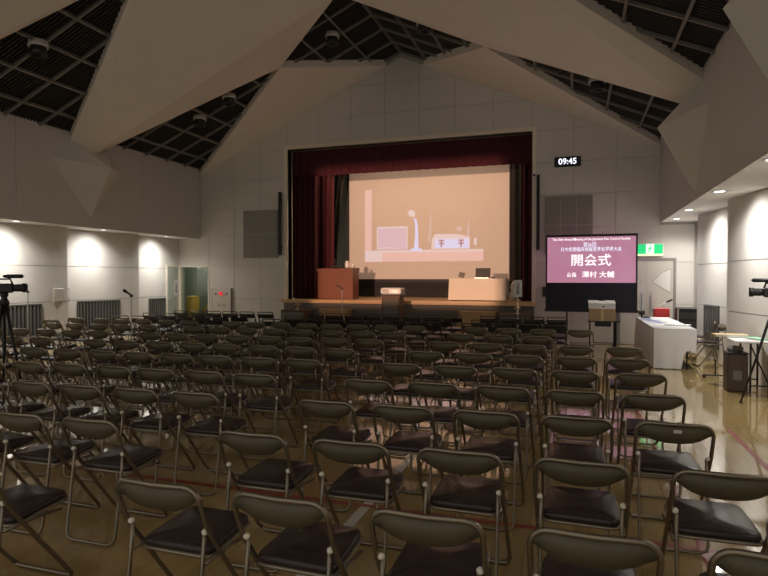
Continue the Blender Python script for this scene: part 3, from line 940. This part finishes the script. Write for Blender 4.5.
# double door
dr = MB()
dr.box(.97, 1.03, YB - .03, YB + .02, 0, 2.06); dr.box(2.18, 2.24, YB - .03, YB + .02, 0, 2.06); dr.box(1.03, 2.18, YB - .03, YB + .02, 2.0, 2.06)
door = struct(dr.build('door_1', 'door_line'), 'pale double door with pointed inlays under the exit sign')
for s_, x0, x1 in ((-1, 1.035, 1.602), (1, 1.608, 2.175)):
    lf = MB().box(x0, x1, YB - .015, YB + .015, .01, 1.995).build('door_leaf', 'door_paint', door)
    xt = 1.605 + s_ * .13
    xo = 1.605 + s_ * .52
    pts = [(xt, 1.50), (xt + s_ * .22, 1.72), (xo, 1.80), (xo, 1.24)]
    def grow(p, k):
        c = (sum(a for a, b in p) / 4, sum(b for a, b in p) / 4)
        return [(c[0] + (a - c[0]) * k, c[1] + (b - c[1]) * k) for a, b in p]
    MB().prism(grow(pts, 1.07), 'y', YB - .019, YB - .015).build('inlay_edge', 'door_line', lf)
    MB().prism(pts, 'y', YB - .023, YB - .019).build('inlay', 'door_inlay', lf)
    hx = 1.605 + s_ * .10
    MB().box(hx - .035, hx + .035, YB - .022, YB - .015, .78, 1.26).build('push_plate', 'silver', lf)
    MB().tube([(hx, YB - .02, .86), (hx, YB - .07, .88), (hx, YB - .07, 1.16), (hx, YB - .02, 1.18)], .012).build('handle', 'silver', lf)
# hydrant cabinet
hy = thing('hydrant_cabinet', 'cream fire hydrant cabinet with a red lamp on the end wall', 'cabinet', (-10.03, YB - .022, .25))
MB().box(-.2, .2, 0, .022, .4, .6).build('mounting_plate', 'wall_joint', hy)
MB().rbox(-.33, .33, -.05, 0, 0, 1.04, .006).build('body', 'door_paint', hy)
for s_ in (-1, 1):
    MB().box(s_ * .33 - .01, s_ * .33 + .01, -.055, 0, 0, 1.04).build('edge_strip', 'door_line', hy)
MB().box(-.29, .29, -.056, -.05, .04, .68).build('hatch', 'door_paint', hy)
MB().lathe([(.05, -.05), (.06, -.07), (.055, -.12), (.02, -.15)], 14, (0, 0, .87), 'y').build('red_lamp', 'red_lamp', hy, True)
MB().lathe([(.035, -.05), (.035, -.056)], 12, (-.19, 0, .86), 'y').build('bell_hole', 'vent_slat', hy)
MB().lathe([(.035, -.05), (.035, -.056)], 12, (.19, 0, .86), 'y').build('alarm_button', 'vent_slat', hy)
lettering('lettering', '消火栓', .10, 'grille', hy, (0, -.0575, .52))
# corridor opening (glazed)
win = MB()
win.box(-11.56, -11.52, YB - .02, YB + .12, 0, 1.96); win.box(-10.54, -10.5, YB - .02, YB + .12, 0, 1.96); win.box(-11.52, -10.54, YB - .02, YB + .12, 1.92, 1.96)
win.box(-11.52, -10.54, YB - .02, YB + .12, 0, .04); 
w1 = struct(win.build('window_1', 'cream_trim'), 'glazed opening to a pale green corridor beside the hydrant cabinet')
MB().box(-11.52, -10.54, YB + .05, YB + .056, .04, 1.92).build('pane', 'glass', w1)
cor = MB()
cor.box(-13.0, -9.6, 17.2, 17.3, 0, 2.6); cor.box(-13.1, -13.0, 15.26, 17.3, 0, 2.6); cor.box(-9.6, -9.5, 15.26, 17.3, 0, 2.6); cor.box(-13.1, -9.5, 15.26, 17.3, 2.6, 2.7)
struct(cor.build('wall_corridor', 'corridor'), 'pale green corridor walls seen through the glazed opening')
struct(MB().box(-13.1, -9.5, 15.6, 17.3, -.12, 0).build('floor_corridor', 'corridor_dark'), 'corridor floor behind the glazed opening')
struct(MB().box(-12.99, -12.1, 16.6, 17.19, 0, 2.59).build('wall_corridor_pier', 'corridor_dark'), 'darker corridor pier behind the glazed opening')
cl_ = bpy.data.lights.new('corridor_lamp_glow', 'POINT'); cl_.energy = 14; cl_.color = (.95, 1, .85); cl_.shadow_soft_size = .12
clt = thing('corridor_lamp', 'round ceiling lamp in the pale green corridor', 'lamp', (-11.2, 16.2, 2.6))
MB().lathe([(.14, 0), (.15, -.03), (.1, -.07), (.0, -.08)], 16).build('shade', 'white_plastic', clt, True)
link('corridor_lamp_glow', cl_, clt, (0, 0, -.22))
yb_ = thing('yellow_bin', 'yellow bin in the corridor behind the glazed opening', 'bin', (-12.02, 16.25, 0))
MB().lathe([(.17, 0), (.19, .03), (.22, .90), (.2, .92)], 14).build('body', 'yellow', yb_, True)
MB().lathe([(.225, .92), (.225, .95), (.1, 1.0), (.0, 1.01)], 14).build('lid', 'yellow', yb_, True)
hr = thing('handrail', 'slanting yellow handrail in the corridor behind the glazed opening', 'handrail', (-11.66, 16.75, 0))
MB().tube([(-.35, 0, .45), (.45, 0, 1.15)], .035, 8).build('rail', 'yellow', hr)
for x_, z_ in ((-.25, .53), (.35, 1.06)):
    MB().tube([(x_, 0, 0), (x_, 0, z_)], .02, 8).build('post', 'yellow', hr)

# green glazed door in the side wall, meeting the corridor opening at the corner
d2 = MB()
xd = -11.59
d2.box(xd, xd + .03, 14.40, 14.45, 0, 1.98); d2.box(xd, xd + .03, 14.95, 14.985, 0, 1.98); d2.box(xd, xd + .03, 14.45, 14.94, 1.93, 1.98)
door2 = struct(d2.build('door_2', 'cream_trim'), 'narrow grey green door in the side wall at the corner')
MB().box(xd, xd + .018, 14.452, 14.938, .01, 1.928).build('door_leaf', 'corridor', door2)
MB().tube([(xd + .018, 14.50, .95), (xd + .06, 14.50, .95), (xd + .06, 14.60, .95)], .010).build('handle', 'silver', door2)
# wall grilles
def wall_vent(sgn, ya, yb, z0, z1, label):
    ym = (ya + yb) / 2
    x, a = tooth_x(sgn, ym)
    v = thing('wall_grille', label, 'grille', (x, ym, z0))
    L = abs(ya - yb)
    ta = tooth_x(sgn, ym + .2)[0]; tb_ = tooth_x(sgn, ym - .2)[0]
    d = Vector((tb_ - ta, -.4, 0)).normalized()
    v.rotation_euler = (0, 0, math.atan2(d.y, d.x))
    ny = 1 if Vector((-d.y, d.x, 0)).x * (-sgn) > 0 else -1
    def bx(m, u0, u1, n0, n1, zz0, zz1):
        m.box(u0, u1, min(ny * n0, ny * n1), max(ny * n0, ny * n1), zz0, zz1)
    m = MB(); bx(m, -L / 2, L / 2, 0.0, .008, 0, z1 - z0); m.build('backing', 'vent_dark', v)
    m = MB(); h = z1 - z0
    bx(m, -L / 2, L / 2, .008, .035, h - .03, h); bx(m, -L / 2, L / 2, .008, .035, 0, .03)
    bx(m, -L / 2, -L / 2 + .03, .008, .035, .03, h - .03); bx(m, L / 2 - .03, L / 2, .008, .035, .03, h - .03)
    m.build('frame', 'vent_slat', v)
    n = int(L / .085)
    me = None
    for k in range(1, n):
        u = -L / 2 + L * k / n
        if me is None:
            m = MB(); bx(m, -.018, .018, .008, .03, .03, h - .03); me = m.mesh('slat', 'vent_slat')
        o = link('slat', me, v, (u, 0, 0))
wall_vent(-1, 10.05, 8.75, .28, 1.01, 'dark slatted wall grille behind the video camera on its tripod')
wall_vent(-1, 12.42, 11.2, .26, 1.02, 'dark slatted wall grille between the switch box and a microphone stand')
wall_vent(-1, 14.35, 13.65, .26, 1.0, 'dark slatted wall grille nearest the corridor opening')
wall_vent(1, 13.15, 12.45, .22, 1.06, 'dark slatted wall grille beside the white-clothed table')
sx_, _ = tooth_x(-1, 10.42)
sb = thing('switch_box', 'cream switch box on the side wall between two grilles', 'switch box', (sx_, 10.42, 1.03))
MB().rbox(0, .04, -.13, .13, 0, .32, .008).build('body', 'door_paint', sb)
MB().box(.04, .045, -.10, .10, .03, .29).build('cover', 'door_paint', sb)
sx_, _ = tooth_x(-1, 10.95)
sb = thing('wall_socket_plate', 'slim cream plate on the side wall beside the switch box', 'plate', (sx_, 10.95, 1.04))
MB().rbox(0, .03, -.07, .07, 0, .32, .006).build('body', 'wall_joint', sb)
MB().box(.03, .034, -.04, .04, .06, .26).build('cover', 'door_paint', sb)

# ------------------------------------------------------------------ ceiling lamps in the grid
def ceiling_lamp(x, y, label):
    z = roof_z(x) + GZ - 0.06
    o = thing('ceiling_spotlight', label, 'ceiling lamp', (x, y, z))
    MB().lathe([(.15, .06), (.16, -.02), (.165, -.05), (.13, -.05), (.12, .02)], 18).build('rim', 'soffit_white', o, True)
    MB().lathe([(.13, .0), (.13, -.10), (.15, -.20), (.11, -.20), (.09, -.05)], 18).build('housing', 'black_plastic', o, True)
    MB().lathe([(.0, -.07), (.09, -.07), (.09, -.075), (.0, -.08)], 14).build('reflector', 'vent_slat', o)
for (x, y, lab) in ((-8.88, 7.76, 'round dark ceiling spotlight in the grid over the left seats near the tripod'),
                    (-8.98, 12.47, 'round dark ceiling spotlight low in the grid above the middle wall grille'),
                    (-8.05, 12.35, 'small ceiling spotlight just up the slope from the low grid lamp'),
                    (-5.37, 12.47, 'round ceiling spotlight beside the ridge on the podium side'),
                    (-3.05, 11.97, 'round ceiling spotlight beside the ridge on the clock side'),
                    (0.39, 12.14, 'round dark ceiling spotlight in the grid above the clock'),
                    (-0.25, 11.75, 'small ceiling spotlight just up the slope from the lamp above the clock')):
    ceiling_lamp(x, y, lab)

# ------------------------------------------------------------------ folding chairs
def arc(c, r, a0, a1, n, plane):
    out = []
    for i in range(n + 1):
        a = a0 + (a1 - a0) * i / n
        out.append(plane(c[0] + r * math.cos(a), c[1] + r * math.sin(a)))
    return out
def seat_mesh(w0, w1, y0, y1, z0, z1, th, rad, mat, name):
    """rounded pad, rear width w0 at y0, front width w1 at y1, heights z0 (rear) / z1 (front)"""
    out = []
    cs = [(-w0 / 2, y0), (w0 / 2, y0), (w1 / 2, y1), (-w1 / 2, y1)]
    for k, (cx_, cy_) in enumerate(cs):
        ix = rad if cx_ < 0 else -rad
        iy = rad if k < 2 else -rad
        a0 = (PI, 1.5 * PI, 0, .5 * PI)[k]
        for i in range(4):
            a = a0 + .5 * PI * i / 3
            out.append((cx_ + ix + rad * math.cos(a), cy_ + iy + rad * math.sin(a)))
    def zz(y): return z0 + (z1 - z0) * (y - y0) / (y1 - y0)
    m = MB()
    n = len(out)
    c = (0, (y0 + y1) / 2)
    rings = []
    for s, dz in ((.985, 0.0), (1.0, th * .35), (.985, th * .75), (.92, th)):
        rings.append([(c[0] + (x - c[0]) * s, c[1] + (y - c[1]) * s, zz(y) + dz) for x, y in out])
    vs = [p for r in rings for p in r]
    fs = [tuple(reversed(range(n)))]
    for k in range(3):
        for i in range(n):
            j = (i + 1) % n
            fs.append((k * n + i, k * n + j, (k + 1) * n + j, (k + 1) * n + i))
    vs.append((c[0], c[1], zz(c[1]) + th * 1.05))
    for i in range(n): fs.append((3 * n + i, 3 * n + (i + 1) % n, 4 * n))
    m.add(vs, fs)
    return m.mesh(name, mat, True)
def chair_meshes(kind):
    d = {}
    hw = .205; r = .0115
    back = [(-.245, .745), (-.225, .68), (-.165, .54)]
    def P(x, y, z): return (x, y, z)
    # main frame: front feet, up past the seat, over the top of the back
    pth = []
    R_ = .065 if kind == 'bronze' else .03
    side = [(-hw + .01, .215, .028), (-hw, .19, .06), (-hw, .02, .285), (-hw, -.145, .515), (-hw, -.18, .58), (-hw, -.225, .69 if R_ > .04 else .71)]
    pth += side
    zt, yt = .749, -.243
    for i in range(1, 5):
        a = PI - .5 * PI * i / 4
        t = i / 4
        pth.append((-hw + R_ + R_ * math.cos(a), -.225 + (yt + .225) * t, zt - R_ + R_ * math.sin(a)))
    pth.append((0, yt - .012, zt))
    full = pth + [(-x, y, z) for x, y, z in reversed(pth[:-1])]
    m = MB().tube(full, r, 6, True)
    m.tube([(-hw + .01, .215, .028), (-hw + .03, .22, .013), (hw - .03, .22, .013), (hw - .01, .215, .028)], r, 6, True)
    d['front_frame'] = m.mesh('front_frame', 'chair_metal' if kind == 'bronze' else 'front_metal', True)
    # rear leg loop
    hx = .182
    lp_ = [(-hx, -.158, .535), (-hx, -.175, .40), (-hx, -.225, .06), (-hx + .012, -.232, .028), (-hx + .045, -.235, .0125), (hx - .045, -.235, .0125), (hx - .012, -.232, .028), (hx, -.225, .06), (hx, -.175, .40), (hx, -.158, .535)]
    d['rear_leg_frame'] = MB().tube(lp_, .0095, 6, True).mesh('rear_leg_frame', 'chair_metal' if kind == 'bronze' else 'front_metal', True)
    # seat pad in a thin metal tray
    d['seat'] = seat_mesh(.365, .345, -.115, .235, .418, .437, .03, .045, 'chair_seat' if kind == 'bronze' else 'front_vinyl', 'seat')
    d['seat_tray'] = seat_mesh(.385, .363, -.125, .245, .402, .421, .016, .05, 'chair_metal' if kind == 'bronze' else 'front_metal', 'seat_tray')
    # seat side bars joining tray and legs
    m = MB()
    for s in (-1, 1):
        m.tube([(s * .192, -.17, .405), (s * .192, .0, .405), (s * .187, .16, .40)], .008, 5)
    d['side_bar'] = m
    # backrest
    if kind == 'bronze':
        n = 12
        front, rear = [], []
        up, lo = [], []
        for i in range(n + 1):
            u = -1 + 2 * i / n
            x = u * .195
            zl = .735 - .105 * math.sqrt(max(0, 1 - abs(u) ** 2.6))
            zu = .745 if abs(u) < .75 else .745 - .04 * ((abs(u) - .75) / .25) ** 2
            bow = -.02 * (1 - u * u)
            yu = -.24 + bow * .6; yl = -.24 + (zu - zl) * .36 + bow
            up.append((x, yu, zu)); lo.append((x, yl, min(zl, zu - .004)))
        th = .016
        vs = up + lo + [(x, y + th, z) for x, y, z in up] + [(x, y + th, z) for x, y, z in lo]
        N = n + 1
        fs = []
        for i in range(n):
            fs += [(i, i + 1, N + i + 1, N + i), (2 * N + i, 3 * N + i, 3 * N + i + 1, 2 * N + i + 1), (i, 2 * N + i, 2 * N + i + 1, i + 1), (N + i, N + i + 1, 3 * N + i + 1, 3 * N + i)]
        fs += [(0, N, 3 * N, 2 * N), (n, 2 * N + n, 3 * N + n, N + n)]
        d['backrest'] = MB().add(vs, fs).mesh('backrest', 'chair_back', True)
    else:
        m = MB()
        g = []
        for z, y in ((.70, -.232), (.60, -.195)):
            g.append([(-.195 + .39 * i / 6, y - .018 * (1 - (2 * i / 6 - 1) ** 2), z) for i in range(7)])
        th = .014
        for row, dy in ((g, 0), ([[(x, y + th, z) for x, y, z in r_] for r_ in g], 1)):
            m.sheet(row)
        a, b = g[0], g[1]
        m.sheet([a, [(x, y + th, z) for x, y, z in a]]); m.sheet([b, [(x, y + th, z) for x, y, z in b]])
        d['backrest'] = m.mesh('backrest', 'front_vinyl', False)
    return d
def make_chair(kind):
    t = link('folding_chair', None)
    d = chair_meshes(kind)
    metal = 'chair_metal' if kind == 'bronze' else 'front_metal'
    link('front_frame', d['front_frame'], t)
    link('rear_leg_frame', d['rear_leg_frame'], t)
    link('seat', d['seat'], t)
    link('seat_tray', d['seat_tray'], t)
    for s in (-1, 1):
        link('side_bar', MB().tube([(s * .194, -.172, .41), (s * .192, .0, .408), (s * .19, .16, .395)], .008, 5).mesh('side_bar', metal, True), t)
        link('pivot_cap', MB().lathe([(.006, -.012), (.0135, -.006), (.0145, .005), (.007, .013)], 8, (s * .187, -.163, .540)).mesh('pivot_cap', 'chair_cap' if kind == 'bronze' else metal, True), t)
    link('backrest', d['backrest'], t)
    return t
ORD = ['zeroth', 'first', 'second', 'third', 'fourth', 'fifth', 'sixth', 'seventh', 'eighth', 'ninth', 'tenth', 'eleventh', 'twelfth', 'thirteenth', 'fourteenth', 'fifteenth', 'sixteenth', 'seventeenth', 'eighteenth', 'nineteenth']
protos = {k: make_chair(k) for k in ('bronze', 'black')}
used = {k: False for k in protos}
def place_chair(kind, x, y, rz, label, group):
    if not used[kind]:
        o = protos[kind]; used[kind] = True
    else:
        o = copy_tree(protos[kind])
    o.location = (x, y, 0.0015); o.rotation_euler = (0, 0, rz)
    return tag(o, label, 'chair', group)
Rb = [.55, .01, -.535, -1.08, -1.62]
Mb = [-2.66, -3.18, -3.69, -4.19, -4.69, -5.20, -5.71, -6.21]
Lb = [-7.16, -7.68, -8.20, -8.72, -9.24]
Rf = [-.36, -.83, -1.30, -1.77]
Mf = [-2.58 - .47 * k for k in range(8)]
Lf = [-7.22 - .475 * k for k in range(6)]
rows = [(12.78, Rf + Mf + Lf, 'black'), (11.65, Rf + Mf + Lf, 'black'), (10.7, Rf + Mf + Lf, 'black'),
        (9.78, [.09, -.50, -1.06, -1.6] + Mb + Lb, 'bronze'), (8.62, [-.53, -1.07, -1.62] + Mb + Lb, 'bronze'),
        (7.5, Rb + Mb + Lb, 'bronze'), (6.46, Rb + Mb + Lb, 'bronze'), (5.5, Rb + Mb + Lb, 'bronze'), (4.55, Rb + Mb + Lb, 'bronze'),
        (3.68, Rb + Mb + Lb, 'bronze'), (2.80, Rb + Mb + Lb, 'bronze'), (2.01, Rb + Mb + Lb, 'bronze')]
rc = random.Random(11)
labelled = None
for ri, (Y, xs, kind) in enumerate(rows):
    for ci, x in enumerate(xs):
        dx, dy, dr = rc.uniform(-.012, .012), rc.uniform(-.015, .015), rc.uniform(-.04, .04)
        if ri >= 9: dx, dy, dr = 0, 0, dr * .6
        if ri >= 10: dx += (x + .5) * .045 + (.027 if ri == 11 else 0)
        if ri == 10 and ci == 0: dx += .025
        xx, yy = x + dx, Y + .033 * x + dy + .245
        if xx < -1.30 * yy - .25 or xx > .60 * yy:      # outside the photograph
            continue
        col = 'bronze' if kind == 'bronze' else 'dark'
        o = place_chair(kind, xx, yy, dr, '%s folding chair, %s row from the stage, %s seat from the clothed-table side' % (col, ORD[ri + 1], ORD[ci + 1]),
                        'folding chairs set out in rows')
        if ri == 9 and ci == 0: labelled = o
lb = MB().add([(-.02, 0, 0), (.025, 0, 0), (.025, .008, -.022), (-.02, .008, -.022)], [(0, 1, 2, 3)]).build('paper_label', 'paper', labelled)
lb.location = (.01, -.263, .722)
place_chair('bronze', 2.30, 11.80, PI / 2 + .15, 'folding chair turned sideways at the end of the white-clothed table by the wall', None)
place_chair('bronze', 2.34, 12.75, PI / 2 - .1, 'folding chair behind the white-clothed table beside the black equipment case', None)
for (x, y, r_, lab) in ((-9.92, 9.1, .1, 'folding chair beside the slatted grille with the tripod, clear of the rows'), (-9.95, 9.75, .05, 'folding chair against the wall below the switch box, clear of the rows')):
    place_chair('bronze', x, y, r_, lab, None)

# ------------------------------------------------------------------ white-clothed tables
for k, (y, lab, lab2) in enumerate(((11.92, 'trestle table under the white cloth with its end in full view', 'white cloth hanging to the floor over the table with papers'),
                                    (13.56, 'trestle table under the white cloth nearer the double door', 'white cloth over the table nearer the double door'))):
    cloth_table('trestle_table', lab, (1.66, y, 0), 0, .64, 1.54, .70, 0, 'cloth_white', group=None)
    drape('tablecloth', lab2, (1.66, y, 0), 0, .66, 1.55, .705, (.015, .30, .1, .02), 'cloth_white', 5 + k, amp=.014, lift=.22 if k == 0 else 0)
z_ = .7105
def paper(x, y, w_, l_, rz, mat, label, cat='paper', name='paper_sheet', z=z_, th=.004, group=None):
    o = MB().rbox(-w_ / 2, w_ / 2, -l_ / 2, l_ / 2, 0, th, th * .3).build(name, mat)
    o.location = (x, y, z); o.rotation_euler = (0, 0, rz)
    return tag(o, label, cat, group)
paper(1.52, 13.05, .22, .30, .3, 'blue_paper', 'blue leaflet lying on the white cloth next to a second one', name='leaflet', cat='leaflet')
paper(1.45, 13.55, .22, .30, -.2, 'blue_paper', 'blue leaflet lying on the white cloth nearest the double door', name='leaflet', cat='leaflet')
paper(1.60, 12.55, .16, .22, .5, 'blue_paper', 'small blue leaflet nearest the bare end of the clothed table', name='leaflet', cat='leaflet')
paper(1.82, 11.95, .24, .40, 1.1, 'paper', 'white stack of papers on the clothed table end', th=.02, name='paper_stack')
gm = thing('table_microphone', 'black microphone on a slanting boom over the clothed table', 'microphone', (1.50, 13.98, z_))
MB().lathe([(.08, 0), (.08, .015), (.02, .03)], 14).build('base', 'black_metal', gm, True)
MB().tube([(0, 0, .02), (.0, 0, .12), (.42, 0, .36)], .008).build('boom', 'silver', gm, True)
o = MB().tube([(.40, 0, .35), (.46, 0, .38), (.52, 0, .41)], [.014, .022, .02], 8).build('microphone_head', 'black_plastic', gm, True)
wcam = thing('desk_camera', 'small black camera on the clothed table beside the portable screen', 'camera', (1.30 + .12, 14.1, z_))
MB().rbox(-.06, .06, -.04, .06, .06, .15, .01).build('body', 'black_plastic', wcam)
MB().lathe([(.03, -.10), (.035, -.04)], 12, (0, 0, .10), 'y').build('lens', 'black_plastic', wcam, True)
MB().tube([(0, 0, 0), (0, 0, .07)], .02, 8).build('stand', 'black_metal', wcam)
rk = thing('equipment_case', 'black equipment case with silver edges behind the clothed table', 'case', (2.33, 14.05, 0))
MB().rbox(-.22, .22, -.22, .22, .08, .94, .01).build('body', 'black_plastic', rk)
for sx in (-1, 1):
    for sy in (-1, 1):
        MB().box(sx * .22 - .014, sx * .22 + .014, sy * .22 - .014, sy * .22 + .014, .08, .945).build('edge_rail', 'silver', rk)
        MB().lathe([(.035, -.012), (.035, .012)], 10, (sx * .17, sy * .17, .035), 'x').build('castor', 'rubber', rk)
    MB().box(-.22, .22, sx * .22 - .014, sx * .22 + .014, .93, .95).build('top_rail', 'silver', rk)
for k in range(3):
    MB().box(-.18, .18, -.228, -.22, .35 + k * .18, .49 + k * .18).build('rack_unit', 'front_metal', rk)
rb = thing('red_box', 'red box on a trolley behind the clothed table', 'box', (1.88, 14.60, 0))
MB().rbox(-.16, .16, -.14, .14, .62, .90, .01).build('box', 'red_paint', rb)
MB().rbox(-.18, .18, -.16, .16, .58, .62, .004).build('trolley_top', 'black_metal', rb)
for sx in (-1, 1):
    for sy in (-1, 1):
        MB().tube([(sx * .15, sy * .13, 0), (sx * .15, sy * .13, .58)], .012).build('trolley_leg', 'black_metal', rb)

# ------------------------------------------------------------------ small stand with boxes
tt = thing('small_table', 'small black-legged table carrying the cardboard box', 'table', (.57, 13.3, 0))
MB().rbox(-.30, .34, -.22, .22, .655, .68, .005).build('tabletop', 'black_plastic', tt)
for sx in (-.26, .26):
    for sy in (-.18, .18):
        MB().tube([(sx, sy, 0), (sx, sy, .655)], .012).build('leg', 'black_metal', tt)
MB().box(-.16, .16, -.2, .2, .56, .655).build('drawer', 'black_plastic', tt)
for sy in (-.18, .18):
    MB().tube([(-.26, sy, .18), (.26, sy, .18)], .008).build('stretcher', 'black_metal', tt)
cb = thing('cardboard_box', 'brown cardboard box on the small black table', 'box', (.555, 13.3, .68))
MB().rbox(-.26, .26, -.19, .19, 0, .255, .004).build('body', 'cardboard', cb)
MB().box(-.03, .03, -.192, -.19, .0, .255).build('tape', 'tan_card', cb)
wbx = thing('white_box', 'white carton with an open dented lid on top of the cardboard box', 'box', (.545, 13.3, .935))
MB().rbox(-.265, .265, -.19, .19, 0, .12, .006).build('body', 'white_plastic', wbx)
MB().add([(-.27, -.2, .12), (-.10, -.2, .125), (0, -.2, .105), (.10, -.2, .125), (.27, -.2, .12), (.27, .2, .17), (.10, .2, .17), (0, .2, .15), (-.10, .2, .17), (-.27, .2, .17),
          (-.27, -.2, .105), (.27, -.2, .105), (.27, .2, .115), (-.27, .2, .115)],
         [(0, 1, 8, 9), (1, 2, 7, 8), (2, 3, 6, 7), (3, 4, 5, 6), (10, 11, 4, 3, 2, 1, 0), (12, 13, 9, 8, 7, 6, 5), (11, 12, 5, 4), (13, 10, 0, 9), (10, 13, 12, 11)]).build('lid', 'paper', wbx)
MB().lathe([(.02, -.192), (.02, -.19)], 10, (.03, 0, .05), 'y').build('hand_hole', 'ink', wbx)

# ------------------------------------------------------------------ side table with folders, by the wall
sd = thing('side_table', 'white-topped folding table with black legs by the side wall', 'table', (2.41, 9.52, 0), -.03)
MB().rbox(-.28, .18, -.36, .36, .69, .715, .005).build('tabletop', 'white_plastic', sd)
for sy in (-.3, .3):
    for sx in (-.08, .14):
        MB().tube([(sx, sy, .69), (sx, sy, 0.0)], .014, 8).build('leg', 'black_metal', sd)
    MB().tube([(-.08, sy, .10), (.14, sy, .10)], .011).build('stretcher', 'black_metal', sd)
MB().tube([(-.08, -.3, .66), (.14, -.3, .12)], .010).build('brace', 'black_metal', sd)
tf = thing('tan_folder', 'tan cardboard portfolio overhanging the end of the side table', 'folder', (2.20, 9.80, .716), .10)
MB().rbox(-.23, .22, -.09, .09, .0, .045, .006).build('cover', 'tan_card', tf)
MB().box(-.22, .215, -.094, -.088, .008, .037).build('pages', 'paper', tf)
paper(2.48, 9.55, .16, .34, .2, 'green_paper', 'green booklet lying on the side table', name='booklet', cat='booklet', z=.716, th=.02)
paper(2.36, 9.45, .12, .10, .2, 'pink_paper', 'small pink card lying on the side table', name='card', cat='card', z=.716)
paper(2.27, 9.32, .20, .26, -.1, 'paper', 'white sheet of paper on the near end of the side table', z=.716)
bn = thing('waste_bin', 'tall dark brown bin standing under the side table', 'bin', (2.17, 9.36, 0))
MB().rbox(-.13, .13, -.13, .13, .0, .52, .015).build('body', 'bin_brown', bn)
MB().rbox(-.135, .135, -.135, .135, .52, .55, .008).build('rim', 'black_plastic', bn)
for k in range(3):
    MB().lathe([(.035, 0), (.05, .05), (.02, .09)], 9, (-.06 + .06 * k, .02 * k, .545)).build('crumpled_paper', 'grille', bn)
MB().rbox(-.06, .05, -.134, -.129, .16, .30, .002).build('sticker', 'grille', bn)
fd = thing('floor_stand', 'low black stand on castors beside the brown bin', 'stand', (2.08, 10.35, 0))
MB().tube([(-.12, 0, .05), (.2, 0, .05)], .012).build('bar', 'black_metal', fd)
for x_ in (-.12, .2):
    MB().lathe([(.03, -.012), (.03, .012)], 10, (x_, 0, .03), 'y').build('castor', 'rubber', fd)
MB().tube([(.04, 0, .05), (.04, 0, .30)], .012).build('post', 'black_metal', fd)

# ------------------------------------------------------------------ video cameras on tripods
def tripod(x, y, h, feet, label):
    t = thing('tripod', label, 'tripod', (x, y, 0))
    for fx, fy in feet:
        lg = MB().tube([(fx * .08, fy * .08, h - .14), (fx * .55, fy * .55, (h - .14) * .48), (fx, fy, .02)], [.018, .015, .011], 8).build('leg', 'black_metal', t, True)
        MB().lathe([(.016, 0), (.02, .025)], 8, (fx, fy, 0)).build('rubber_foot', 'rubber', lg)
    MB().tube([(0, 0, h * .45), (0, 0, h - .06)], .016, 8).build('centre_column', 'black_metal', t)
    MB().lathe([(.05, h - .16), (.055, h - .11), (.03, h - .06), (.045, h - .03), (.045, h)], 14).build('head', 'black_plastic', t, True)
    return t
def camcorder(x, y, z, rz, label):
    """lens looks along local +y"""
    c = thing('camcorder', label, 'video camera', (x, y, z), rz)
    MB().rbox(-.055, .055, -.14, .10, 0, .115, .014).build('body', 'black_plastic', c)
    MB().lathe([(.04, .10), (.046, .12), (.046, .19), (.056, .20), (.058, .245), (.046, .245), (.04, .21)], 16, (0, 0, .06), 'y').build('lens', 'black_plastic', c, True)
    MB().tube([(0, -.10, .11), (0, -.09, .17), (0, .07, .17), (0, .09, .11)], .012, 8).build('top_handle', 'black_plastic', c, True)
    MB().tube([(.03, .0, .205), (.03, .05, .205), (.03, .20, .205), (.03, .22, .205)], [.014, .024, .026, .012], 10).build('shotgun_microphone', 'black_plastic', c, True)
    MB().box(.02, .04, .05, .08, .165, .19).build('microphone_clamp', 'black_plastic', c)
    MB().rbox(-.12, -.055, -.05, -.04, .03, .10, .004).build('flip_screen', 'front_metal', c)
    MB().tube([(0, -.13, .09), (0, -.21, .11)], [.02, .026], 10).build('viewfinder', 'black_plastic', c, True)
    return c
tripod(2.30, 8.12, 1.36, ((-.28, .31), (.13, -.08), (.0, -.36)), 'black tripod beside the side table with the bin')
camcorder(2.27, 8.12, 1.361, PI / 2 - .25, 'black video camera on the tripod beside the side table')
tripod(-6.69, 5.33, 1.41, ((-.19, .12), (.19, .12), (.0, -.26)), 'black tripod standing in the aisle among the left-hand chairs')
camcorder(-6.69, 5.33, 1.411, -.95, 'black video camera on the tripod among the left-hand chairs')
def mic_stand(x, y, h, rz, label):
    m = thing('microphone_stand', label, 'microphone stand', (x, y, 0), rz)
    MB().lathe([(.13, 0), (.13, .012), (.03, .03)], 18).build('base', 'black_metal', m, True)
    MB().tube([(0, 0, .02), (0, 0, h - .05)], .010, 8).build('pole', 'silver', m)
    MB().rbox(-.018, .018, -.018, .018, h - .07, h - .03, .005).build('clamp', 'black_plastic', m)
    MB().tube([(.03, 0, h - .06), (-.06, 0, h + .0), (-.10, 0, h + .025), (-.125, 0, h + .04)], [.012, .016, .026, .018], 10).build('microphone', 'black_plastic', m, True)
mic_stand(-6.72, 7.52, 1.36, 0.3, 'microphone stand in the aisle before the middle wall grille')
mic_stand(-10.15, 8.58, 1.37, .2, 'microphone stand before the grille with the tripod')
mic_stand(-5.64, 13.7, 1.36, .1, 'microphone stand on the floor below the podium')
